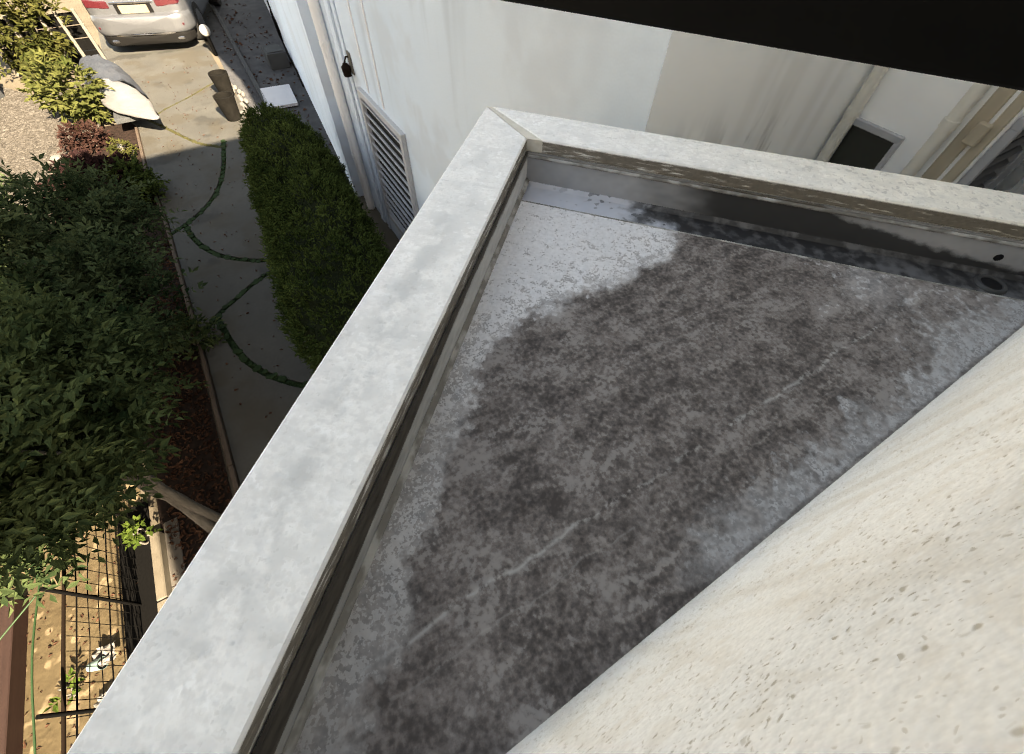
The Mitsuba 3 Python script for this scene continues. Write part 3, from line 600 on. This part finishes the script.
def limb(p0, p1, r0, r1, bend, seed, n=10):
    r = np.random.default_rng(seed); t = np.linspace(0, 1, n)[:, None]; p0, p1 = np.array(p0, float), np.array(p1, float)
    b = r.normal(0, bend, 3)
    w = np.cumsum(r.normal(0, bend * .06, (n, 3)), 0) * np.sin(t * np.pi)
    return tube(p0 + (p1 - p0) * t + b * np.sin(t * np.pi) + w, np.linspace(r0, r1, n), 9)

tr = thing('garden_tree', 'dark evergreen tree on two grey stems by the parapet', 'tree')
C1 = np.array([-1.80, 2.50, 1.85])
put(tr, 'stem', limb((-1.86, 2.38, 0), (-2.0, 2.62, 1.25), .050, .034, .10, 1, 16), 'bark', smooth=True)
put(tr, 'stem', limb((-1.78, 2.44, 0), (-1.80, 2.82, 1.35), .044, .028, .12, 4, 16), 'bark', smooth=True)
br = [limb(s, C1 + np.array(e) * .62, .026, .008, .08, 10 + i, 8) for i, (s, e) in enumerate([((-2.0, 2.62, 1.2), (-.5, -.3, .3)), ((-2.0, 2.62, 1.2), (-.6, .4, .2)), ((-1.78, 2.8, 1.3), (.2, .5, .4)), ((-1.78, 2.8, 1.3), (0, -.5, .4)), ((-2, 2.62, 1.2), (-.2, -.6, .1)), ((-1.78, 2.8, 1.3), (-.1, .1, .7))])]
put(tr, 'branch', cat_(br), 'bark', smooth=True, kind='stuff')
parts = [twigs(C1 + o, r_, n, 20 + i, .074, .014, 4, .25) for i, (o, r_, n) in enumerate([((-.10, -.05, .05), (.55, .60, .5), 760), ((-.35, .45, -.10), (.45, .5, .42), 520), ((-.25, -.25, .05), (.45, .40, .34), 420), ((.05, .55, .05), (.38, .42, .40), 380), ((-.6, .1, -.45), (.45, .7, .35), 460), ((-.1, .9, -.55), (.45, .5, .35), 300)])]
P, D, L = (np.concatenate(x) for x in zip(*parts))
put(tr, 'crown', leaf_cloud(P, D, L, L * .21, seed=3), 'leaf_dark', kind='stuff')

t2 = thing('bushy_tree', 'broad dark green tree left of the driveway, next to the purple shrub', 'tree')
C2 = np.array([-2.15, 5.2, 1.35])
put(t2, 'trunk', limb((-2.2, 5.1, 0), (-2.15, 5.2, 1.2), .06, .035, .04, 2), 'bark', smooth=True)
put(t2, 'branch', cat_([limb((-2.17, 5.15, .7 + .1 * i), C2 + np.array([.4 * math.cos(i * 1.3), .45 * math.sin(i * 1.3), .1]), .028, .007, .08, 40 + i, 8) for i in range(7)]), 'bark', smooth=True, kind='stuff')
parts = [twigs(C2 + o, r_, n, 60 + i, .082, .015, 4, .26) for i, (o, r_, n) in enumerate([((0, 0, 0), (.75, .85, .60), 900), ((.15, 1.0, -.15), (.62, .62, .50), 420), ((.25, -.75, -.1), (.62, .62, .50), 420), ((-.65, .3, .0), (.6, .8, .5), 420), ((-.75, -.8, -.15), (.6, .7, .5), 380)])]
P, D, L = (np.concatenate(x) for x in zip(*parts))
put(t2, 'crown', leaf_cloud(P, D, L, L * .21, seed=5), 'leaf_mid', kind='stuff')

# clipped hedge
hd = thing('clipped_hedge', 'dense clipped dark hedge between driveway and white house', 'hedge')
import meshkit
def hedge_mesh(shrink):
    m = trimesh.creation.icosphere(subdivisions=5)
    cx, cy, hx, hy, h, e = 0.31, 5.10, 0.53, 2.55, 1.62, 0.56
    d = m.vertices; q = np.sign(d) * np.abs(d) ** e
    q /= (np.abs(q) ** (2 / e)).sum(1, keepdims=True) ** (e / 2)
    nn = d / [hx, 1.2, h / 2]; nn /= np.linalg.norm(nn, axis=1, keepdims=True)
    wd = 1.16 - .30 * np.clip((q[:, 1] + 1) / 2, 0, 1) ** 1.3
    p = q * np.c_[hx * wd, np.full(len(q), hy), np.full(len(q), h / 2)] + [cx, cy, h / 2]
    k = .40 * (meshkit.fbm(p * [1.6, 1.2, 1.6], 3, 4) - .5) + .10 * (meshkit.noise(p * 7, 3) - .5) - shrink
    p = p + nn * k[:, None]; p[:, 0] += .048 * (p[:, 1] - cy)
    m.vertices = p; return m
hm_ = hedge_mesh(0.0)
hp_, fi_ = trimesh.sample.sample_surface(hm_, 95000, seed=3)
hn_ = hm_.face_normals[fi_]
keep = hp_[:, 2] > 0.02
hp_, hn_ = hp_[keep], hn_[keep]
dd = hn_ * .75 + rng.normal(0, .5, hp_.shape) + [0, 0, .35]
clump = meshkit.noise(hp_ * 16, 6)
put(hd, 'foliage', leaf_cloud(hp_ - hn_ * (rng.uniform(0, .06, len(hp_)) + .10 * (clump < .45) - .05 * (clump > .68))[:, None], dd, rng.uniform(.022, .070, len(hp_)), rng.uniform(.006, .012, len(hp_)), seed=8), 'leaf_hedge', kind='stuff')
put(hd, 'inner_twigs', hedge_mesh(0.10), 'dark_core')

def shrub(name, label, C, RAD, n, m, ll, lw, seed, stems=5, pairs=3, tl=.18, group=None, lump=.4):
    k = thing(name, label, 'shrub')
    C = np.array(C, float)
    put(k, 'stem', cat_([limb((C[0] + .05 * math.cos(i * 2.1), C[1] + .05 * math.sin(i * 2.1), 0), C + np.array(RAD) * .5 * [math.cos(i * 2.1), math.sin(i * 2.1), .6], .014, .005, .04, seed + i, 7) for i in range(stems)]), 'bark', smooth=True, kind='stuff')
    P, D, L = twigs(C, RAD, n, seed, ll, lw, pairs, tl, lump)
    kp = P[:, 2] > .03
    put(k, 'foliage', leaf_cloud(P[kp], D[kp], L[kp], L[kp] * lw, seed=seed), m, kind='stuff')
    return k
shrub('yellow_shrub', 'yellow green shrub between gravel yard and white cover', (-2.55, 12.3, .62), (.52, .60, .48), 240, 'leaf_yellow', .13, .28, 81)
shrub('yellow_shrub', 'large yellow green shrub in the top left corner beside the car', (-3.35, 15.7, .95), (.85, .75, .75), 430, 'leaf_yellow_dark', .14, .26, 82)
shrub('purple_shrub', 'dark purple leaved shrub in the bed between gravel and driveway', (-2.42, 8.95, .30), (.55, .80, .28), 620, 'leaf_purple', .10, .28, 83)
shrub('rounded_shrub', 'small dark green shrub touching the driveway edge in the shade', (-1.95, 8.85, .28), (.34, .42, .26), 380, 'leaf_hedge', .07, .3, 84)
shrub('fern_clump', 'small leafy plant spilling over the edging at the joint', (-1.62, 4.95, .14), (.20, .22, .12), 80, 'leaf_dark', .09, .2, 85, stems=3)
shrub('lime_seedling', 'bright lime green seedling beside the tree stems', (-2.36, 2.60, .22), (.06, .07, .06), 18, 'leaf_lime', .05, .32, 86, stems=3, tl=.07)
shrub('pink_shrub', 'low pinkish shrub under the yellow one beside the gravel', (-2.62, 11.2, .20), (.30, .22, .14), 130, 'leaf_pink', .08, .3, 87)
shrub('weed_clump', 'yellow green weed growing in the soil by the fence', (-3.02, 1.62, .04), (.06, .07, .03), 9, 'leaf_lime', .06, .22, 88, stems=3, tl=.07)
shrub('edge_grass', 'small pale weed at the corner of the bed below the white cover', (-2.05, 10.55, .12), (.18, .2, .12), 60, 'leaf_yellow_dark', .07, .22, 90, stems=3, tl=.08)
# dry leaves in the bed and on the soil
n = 2600; P = np.c_[rng.uniform(-2.22, -1.64, n), rng.uniform(.5, 7.5, n), np.full(n, .018)]
D = np.c_[rng.normal(size=(n, 2)), rng.uniform(0, .5, n)]
k = put(None, 'leaf_litter', leaf_cloud(P, D, rng.uniform(.03, .07, n), rng.uniform(.008, .016, n), seed=12), 'leaf_dry'); labels[k] = {'kind': 'stuff', 'label': 'reddish dry leaves lying on the planting bed'}
n = 220; P = np.c_[rng.uniform(-3.4, -2.45, n), rng.uniform(.6, 3.0, n), np.full(n, .012)]
D = np.c_[rng.normal(size=(n, 2)), rng.uniform(0, .3, n)]
k = put(None, 'soil_litter', leaf_cloud(P, D, rng.uniform(.015, .05, n), rng.uniform(.004, .012, n), seed=13), 'leaf_dry'); labels[k] = {'kind': 'stuff', 'label': 'small dry leaves and crumbs on the orange soil'}
n = 260; P = np.c_[rng.uniform(-1.5, .1, n), rng.uniform(3, 15, n), np.full(n, .060)]; D = np.c_[rng.normal(size=(n, 2)), rng.uniform(0, .4, n)]
k = put(None, 'driveway_litter', leaf_cloud(P, D, rng.uniform(.02, .06, n), rng.uniform(.006, .016, n), seed=16), 'leaf_dry'); labels[k] = {'kind': 'stuff', 'label': 'a few fallen leaves on the concrete driveway'}
# gravel: loose stones over the yard
st = trimesh.creation.icosphere(subdivisions=0); n = 9000
xy = np.c_[rng.uniform(-6.5, -2.4, n), rng.uniform(7.5, 16, n)]
inside = np.array([Polygon([(-7, 6), (-3.3, 6), (-3.0, 10.5), (-2.35, 12.5), (-2.5, 15.2), (-3.6, 14.4), (-5.2, 16.6), (-7, 17)]).contains(__import__('shapely').Point(p)) for p in xy])
xy = xy[inside]; n = len(xy)
sc = rng.uniform(.012, .035, (n, 1, 1)) * rng.uniform(.6, 1.2, (n, 1, 3)) * [1, 1, .6]
v = (st.vertices[None] * sc + np.c_[xy, np.full(n, .018)][:, None]).reshape(-1, 3)
f = (st.faces[None] + np.arange(n)[:, None, None] * len(st.vertices)).reshape(-1, 3)
k = put(None, 'gravel', trimesh.Trimesh(v, f, process=False), 'gravel_stone'); labels[k] = {'kind': 'stuff', 'label': 'loose pale gravel stones of the yard'}
def stone(loc, s, seed):
    m = trimesh.creation.icosphere(subdivisions=2); m.vertices *= 1 + .35 * (meshkit.noise(m.vertices * 1.7 + seed, seed)[:, None] - .5); m.vertices *= s; m.apply_translation(loc); return m
single('white_rock', 'pale rock at the gravel edge beside the purple shrub', 'rock', stone((-3.12, 10.85, .07), (.12, .10, .08), 3), 'scrap_white', True)
single('white_rock', 'small pale rock in the bed below the white cover', 'rock', stone((-2.12, 10.9, .05), (.07, .07, .06), 5), 'scrap_white', True)

# ------------------------------------------------------------ wire fence by the soil patch
fe = thing('wire_fence', 'low black wire mesh fence along the orange soil', 'fence')
FX = -2.50
for y in (1.20, 2.00, 2.85): put(fe, 'post', tube([(FX, y, 0), (FX + .01, y, .98)], .013, 10), 'wire_black', smooth=40)
put(fe, 'top_rail', tube([(FX - .02, .7, .76), (FX - .02, 1.6, .765), (FX - .02, 2.95, .755)], .011, 8), 'wire_brown', smooth=True)
for i, z in enumerate((.06, .15, .25, .36, .47, .58, .68)): put(fe, 'wire', tube([(FX + random.uniform(-.01, .01), y, z + random.uniform(-.006, .006)) for y in np.linspace(.7, 2.95, 8)], .0032 + .002 * (i % 3 == 0), 5), 'wire_black')
for y in np.arange(.76, 2.95, .105): put(fe, 'wire', tube([(FX, y, .03), (FX + random.uniform(-.012, .012), y + random.uniform(-.01, .01), .4), (FX - .012, y, .75)], .0030, 5), 'wire_black')
single('weed_mat', 'black fabric strip on the ground between the wire fence and the kerb', 'weed mat', cbx(-2.63, -2.365, .6, 3.0, .002, .022, .004), 'black_rubber')
put(fe, 'cord', tube([(FX - .03 + .012 * math.sin(y * 3), y, .95 + .012 * math.sin(y * 5)) for y in np.linspace(.6, 2.9, 20)], .006, 7), 'green_cord', smooth=True, label='green cord strung above the mesh')
put(fe, 'tie', tube([(FX - .03, 2.0, .95), (FX - .42, 1.62, .95)], .006, 6), 'green_cord', smooth=True)
single('timber_board', 'reddish brown painted timber board at the left edge of the soil', 'board', cbx(-3.75, -3.33, .7, 2.55, 0.0, .14, .006), 'redwood')
# scraps by the fence
sp = thing('plastic_cup', 'crushed pale teal cup lying on the soil by the fence', 'cup')
m = lathe([(.0, 0), (.035, 0), (.048, .11), (.045, .11), (.033, .006), (0, .006)], (0, 0, 0), 18); m.apply_transform(trimesh.transformations.rotation_matrix(1.35, [.3, 1, 0])); m.apply_translation((-2.86, 1.70, .05)); put(sp, 'cup', m, 'teal_plastic', smooth=40)
def rag(c, s, seed, h=.05, n=14):
    u, v = np.meshgrid(np.linspace(-1, 1, n), np.linspace(-1, 1, n)); p = np.c_[u.ravel(), v.ravel(), np.zeros(n * n)]
    z = meshkit.fbm(p * 1.8 + seed, 3, seed); p[:, :2] *= 1 + .3 * (meshkit.noise(p * 1.5 + 4, seed)[:, None] - .5)
    p = np.c_[p[:, 0] * s, p[:, 1] * s, z * h + .01] + [c[0], c[1], 0]
    f = [[i * n + j, i * n + j + 1, (i + 1) * n + j + 1, (i + 1) * n + j] for i in range(n - 1) for j in range(n - 1)]
    f = np.array(f); return trimesh.Trimesh(p, np.vstack([f[:, [0, 1, 2]], f[:, [0, 2, 3]]]), process=False)
single('paper_scrap', 'crumpled white scrap beside the teal cup', 'scrap', rag((-2.74, 1.72), .075, 4, .12), 'scrap_white')
single('paper_scrap', 'crumpled white scrap nearest the parapet', 'scrap', rag((-2.78, 1.40), .05, 9, .10), 'scrap_white')

# ------------------------------------------------------------ covers, posts, lamp, planters by the driveway
def cover(spine, halfw, ht, seed, n=26, wr=.035):
    """sheet draped over a long body: spine points, half width and height along it; falls to the ground at its hems"""
    s = np.linspace(0, 1, 40); sx = np.interp(s, np.linspace(0, 1, len(spine)), [p[0] for p in spine]); sy = np.interp(s, np.linspace(0, 1, len(spine)), [p[1] for p in spine])
    w = np.interp(s, np.linspace(0, 1, len(halfw)), halfw); h = np.interp(s, np.linspace(0, 1, len(ht)), ht)
    d = np.gradient(np.c_[sx, sy], axis=0); d /= np.linalg.norm(d, axis=1, keepdims=True); nn = np.c_[-d[:, 1], d[:, 0]]
    V = []
    for i in range(40):
        for t in np.linspace(-1, 1, n):
            prof = 1 - abs(t) ** 3.2 * .75
            V.append([sx[i] + nn[i, 0] * w[i] * t, sy[i] + nn[i, 1] * w[i] * t, h[i] * prof])
    V = np.array(V); V += (meshkit.fbm(V * [5, 5, 3], 3, seed)[:, None] - .5) * [wr, wr, wr * 1.6]
    V[:, 2] = np.maximum(V[:, 2], .06)
    f = np.array([[i * n + j, i * n + j + 1, (i + 1) * n + j + 1, (i + 1) * n + j] for i in range(39) for j in range(n - 1)])
    m = trimesh.Trimesh(V, np.vstack([f[:, [0, 1, 2]], f[:, [0, 2, 3]]]), process=False)
    lower = m.copy(); lower.vertices = lower.vertices - [0, 0, .02]; lower.invert()
    return cat_([m, lower])
def hull_cover(spine, halfw, z0, crown, n=24, m_=46, seed=1, wr=.02):
    """closed lens-like shell: pointed plan, crowned top, nearly flat underside"""
    s_ = np.linspace(0, 1, m_); pl = np.array(smooth_line(spine, m_))
    d = np.gradient(pl, axis=0); d /= np.linalg.norm(d, axis=1, keepdims=True); nn = np.c_[-d[:, 1], d[:, 0]]
    w = np.interp(s_, np.linspace(0, 1, len(halfw)), halfw); w = np.convolve(np.pad(w, 3, mode='edge'), np.ones(7) / 7, 'valid')
    w[0], w[-1] = .012, .012
    V, F = [], []
    for i in range(m_):
        for k in range(n):
            a = 2 * math.pi * k / n; t = math.cos(a); u = math.sin(a)
            z = z0 + (crown * (abs(u) ** .8) if u > 0 else -.05 * abs(u)) * min(1, w[i] / .2)
            V.append([pl[i, 0] + nn[i, 0] * w[i] * t, pl[i, 1] + nn[i, 1] * w[i] * t, z])
    for i in range(m_ - 1):
        for k in range(n):
            q = (k + 1) % n; F += [[i*n+k, i*n+q, (i+1)*n+q], [i*n+k, (i+1)*n+q, (i+1)*n+k]]
    V = np.array(V); V += (meshkit.fbm(V * [4, 4, 4], 3, seed)[:, None] - .5) * [wr, wr, wr * 2]
    m = trimesh.Trimesh(V, F, process=False); trimesh.repair.fix_normals(m); return m
wc = thing('white_cover', 'glossy white pointed cover over a low rack beside the driveway', 'cover')
put(wc, 'cover', hull_cover([(-1.98, 13.1), (-1.72, 11.85), (-1.24, 10.72)], [.12, .27, .32, .36, .36, .30, .16, .04], .44, .10, seed=3), 'white_cover', smooth=True)
put(wc, 'rack', cat_([cbx(-2.02 + .2 * i, -1.95 + .2 * i, 12.6 - .7 * i, 12.67 - .7 * i, 0, .39, .004) for i in range(2)] + [cbx(-2.0, -1.5, 11.3, 12.3, .28, .36)]), 'wall_block')
gc = thing('slate_cover', 'slate blue crumpled tarpaulin heap behind the white cover', 'tarpaulin')
put(gc, 'sheet', cover([(-2.25, 14.35), (-1.98, 13.6), (-1.75, 12.75)], [.34, .42, .34], [.56, .68, .50], 8, wr=.10), 'slate_cover', smooth=True)
sf = thing('dark_fence', 'dark fence panels with pale posts at the head of the driveway', 'fence')
q0, q1 = np.array([-3.95, 15.9]), np.array([-2.15, 15.9])
for i, t in enumerate((.0, .30, .62, .80, 1.0)):
    q = q0 + (q1 - q0) * t; put(sf, 'post', cbx(q[0] - .035, q[0] + .035, q[1] - .06, q[1] + .02, 0, 1.05, .006), 'post_pale')
for a, b in ((.0, .30), (.30, .62), (.62, .80), (.80, 1.0)):
    for j in range(4): put(sf, 'board', cbx(q0[0] + 1.8 * a + .036, q0[0] + 1.8 * b - .036, 15.90, 15.925, .05 + .24 * j, .27 + .24 * j, .004), 'black_rubber')
bl = single('low_wall', 'low dark grey block wall behind the gravel yard', 'wall', cbx(-5.6, -3.55, 0, .22, 0, .62, .01).apply_transform(rotz(-.45)).apply_translation((-1.05, 12.95, 0)), 'wall_block')
lp = thing('globe_lamp', 'short garden lamp with a white globe beside the car', 'lamp')
put(lp, 'post', tube([(.29, 15.2, 0), (.29, 15.2, .42)], .045, 12), 'wire_black', smooth=40)
gm = trimesh.creation.icosphere(subdivisions=3, radius=.12); gm.apply_translation((.29, 15.2, .52)); put(lp, 'globe', gm, 'lamp_white', smooth=True)
for x, y, lab in ((.10, 12.35, 'dark grey cylindrical planter at the driveway edge, farther from the hedge'), (.0, 11.1, 'dark grey cylindrical planter at the driveway edge, nearest the hedge')):
    pk = thing('planter', lab, 'planter')
    put(pk, 'pot', lathe([(0, 0), (.13, 0), (.19, .46), (.195, .5), (.17, .5), (.165, .42), (0, .42)], (x, y, 0), 24), 'planter_grey', smooth=40)
    put(pk, 'soil_fill', lathe([(0, .421), (.16, .421)], (x, y, 0.002), 20), 'planter_grey')
for i in range(14):
    a = i / 13; x, y = .30 + .05 * math.sin(i * 2.2), 11.0 + 1.9 * a
    single('white_pebble', 'white pebble in the row beside the planters', 'pebble', stone((x + random.uniform(-.06, .06), y, .05), (.05, .09, .05), 20 + i), 'scrap_white', True, group='white pebbles lining the driveway edge')
single('flat_board', 'pale flat board lying on the asphalt by the white wall', 'board', cbx(-.36, .30, -.55, .55, .03, .09, .006).apply_transform(rotz(-.08)).apply_translation((1.10, 11.75, 0)), 'panel_white')
single('strip_kerb', 'long dark kerb dividing the asphalt strip', 'kerb', cbx(-.05, .05, 0, 12, 0, .09, .01).apply_transform(rotz(-.02)).apply_translation((.72, 10.3, 0)), 'wall_block')
bk = thing('black_crate', 'dark box standing against the far white wall', 'box')
put(bk, 'box', cat_([cbx(1.32, 1.78, 13.5, 14.1, .006, .34, .01), cbx(1.36, 1.74, 13.55, 14.05, .3402, .36, .008)]), 'wall_block')
n = 240; P = np.c_[rng.uniform(.45, 1.9, n), rng.uniform(9, 20, n), np.full(n, .012)]; D = np.c_[rng.normal(size=(n, 2)), rng.uniform(0, .4, n)]
k = put(None, 'strip_litter', leaf_cloud(P, D, rng.uniform(.04, .14, n), rng.uniform(.01, .04, n), seed=15), 'leaf_dry'); labels[k] = {'kind': 'stuff', 'label': 'scattered dry leaves on the asphalt strip'}

# ------------------------------------------------------------ the car
car = thing('parked_car', 'silver car parked at the head of the driveway, seen from behind', 'car')
CM = trimesh.transformations.translation_matrix((-1.00, 15.8, 0)) @ rotz(math.radians(-15)) @ trimesh.transformations.scale_matrix(1.10)
def loft(st, n=28):
    """st: list of (y, halfwidth, z0, z1, corner radius); rounded rectangles joined along y"""
    V = []
    for y, hw, z0, z1, rc in st:
        ring = []
        for cx, cz, a0 in ((hw - rc, z1 - rc, 0), (-hw + rc, z1 - rc, 90), (-hw + rc, z0 + rc, 180), (hw - rc, z0 + rc, 270)):
            for k in range(n // 4):
                a = math.radians(a0 + 90 * k / (n // 4 - 1)); ring.append((cx + rc * math.cos(a), y, cz + rc * math.sin(a)))
        V.append(ring)
    N = len(V[0]); v = np.array(V).reshape(-1, 3); f = []
    for i in range(len(V) - 1):
        for j in range(N):
            k = (j + 1) % N; f += [[i*N+j, (i+1)*N+k, i*N+k], [i*N+j, (i+1)*N+j, (i+1)*N+k]]
    c0, c1 = len(v), len(v) + 1; v = np.vstack([v, v[:N].mean(0), v[-N:].mean(0)])
    for j in range(N):
        k = (j + 1) % N; f += [[c0, j, k], [c1, (len(V)-1)*N+k, (len(V)-1)*N+j]]
    m = trimesh.Trimesh(v, f, process=False); m.apply_transform(CM); return m
put(car, 'body', loft([(0.10, .70, .50, 1.02, .10), (.13, .86, .46, 1.06, .14), (.22, .95, .40, 1.08, .16), (.6, .99, .30, 1.09, .17), (1.6, 1.0, .28, 1.07, .16), (3.2, .99, .28, 1.03, .16), (4.2, .96, .30, .95, .16), (4.7, .84, .34, .82, .14), (4.85, .62, .42, .72, .1)]), 'car_paint', smooth=35)
put(car, 'cabin', loft([(.30, .62, 1.0, 1.10, .03), (.50, .80, 1.0, 1.36, .10), (.85, .80, 1.0, 1.62, .16), (1.4, .80, 1.0, 1.68, .18), (2.4, .80, 1.0, 1.66, .18), (3.0, .80, 1.0, 1.40, .12), (3.5, .76, 1.0, 1.08, .03)]), 'car_glass', smooth=35)
put(car, 'roof', loft([(.62, .70, 1.50, 1.62, .05), (.85, .74, 1.60, 1.695, .04), (1.5, .75, 1.64, 1.735, .045), (2.3, .74, 1.62, 1.715, .045), (2.55, .70, 1.56, 1.66, .04)]), 'car_paint', smooth=35)
put(car, 'bumper', loft([(-.04, .62, .44, .70, .08), (.0, .80, .42, .74, .10), (.08, .92, .40, .76, .11), (.22, .985, .38, .77, .12), (.42, 1.0, .36, .76, .12)]), 'car_paint', smooth=35)
put(car, 'diffuser', loft([(-.02, .58, .24, .40, .05), (.02, .76, .22, .42, .06), (.10, .88, .22, .43, .07), (.30, .95, .22, .42, .07)]), 'car_trim', smooth=35)
put(car, 'chrome_strip', loft([(-.035, .40, .40, .43, .012), (.0, .60, .40, .43, .012), (.03, .62, .40, .43, .012)]), 'chrome', smooth=35)
for s in (-1, 1):
    def cb_(x0, x1, y0, y1, z0, z1, c=.01):
        a, b = sorted((s * x0, s * x1)); return moved(cbx(a, b, y0, y1, z0, z1, c), CM)
    tl = put(car, 'taillight', trimesh.convex.convex_hull(np.vstack([cb_(.46, .60, .085, .16, .86, .98).vertices, cb_(.82, .90, .12, .24, .88, 1.02).vertices, cb_(.92, .975, .30, .42, .92, 1.02).vertices])), 'tail_red')
    put(car, 'reflector', cb_(.56, .86, .0 + .015, .06, .535, .575, .006), 'tail_red')
    put(car, 'exhaust', cb_(.50, .74, -.015, .06, .285, .34, .012), 'chrome')
    w_ = []
    for y in (.95, 3.85):
        tr_ = trimesh.creation.cylinder(radius=.36, height=.24, sections=36); tr_.apply_transform(trimesh.transformations.rotation_matrix(math.pi / 2, [0, 1, 0])); tr_.apply_translation((s * .89, y, .36)); tr_.apply_transform(CM)
        wk = put(car, 'wheel', tr_, 'tyre', smooth=40)
        rm = trimesh.creation.cylinder(radius=.24, height=.02, sections=24); rm.apply_transform(trimesh.transformations.rotation_matrix(math.pi / 2, [0, 1, 0])); rm.apply_translation((s * 1.005, y, .36)); rm.apply_transform(CM); put(wk, 'rim', rm, 'chrome', smooth=40)
    put(car, 'mirror', cb_(1.0, 1.18, 3.05, 3.17, 1.02, 1.16, .03), 'car_paint')
put(car, 'plate_recess', moved(cbx(-.36, .36, .088, .12, .735, .925, .006), CM), 'car_trim')
pl = put(car, 'licence_plate', moved(cbx(-.28, .28, .070, .0875, .765, .905, .004), CM), 'plate_white')
put(car, 'tailgate_trim', moved(cbx(-.42, .42, .072, .12, .93, .965, .008), CM), 'chrome')
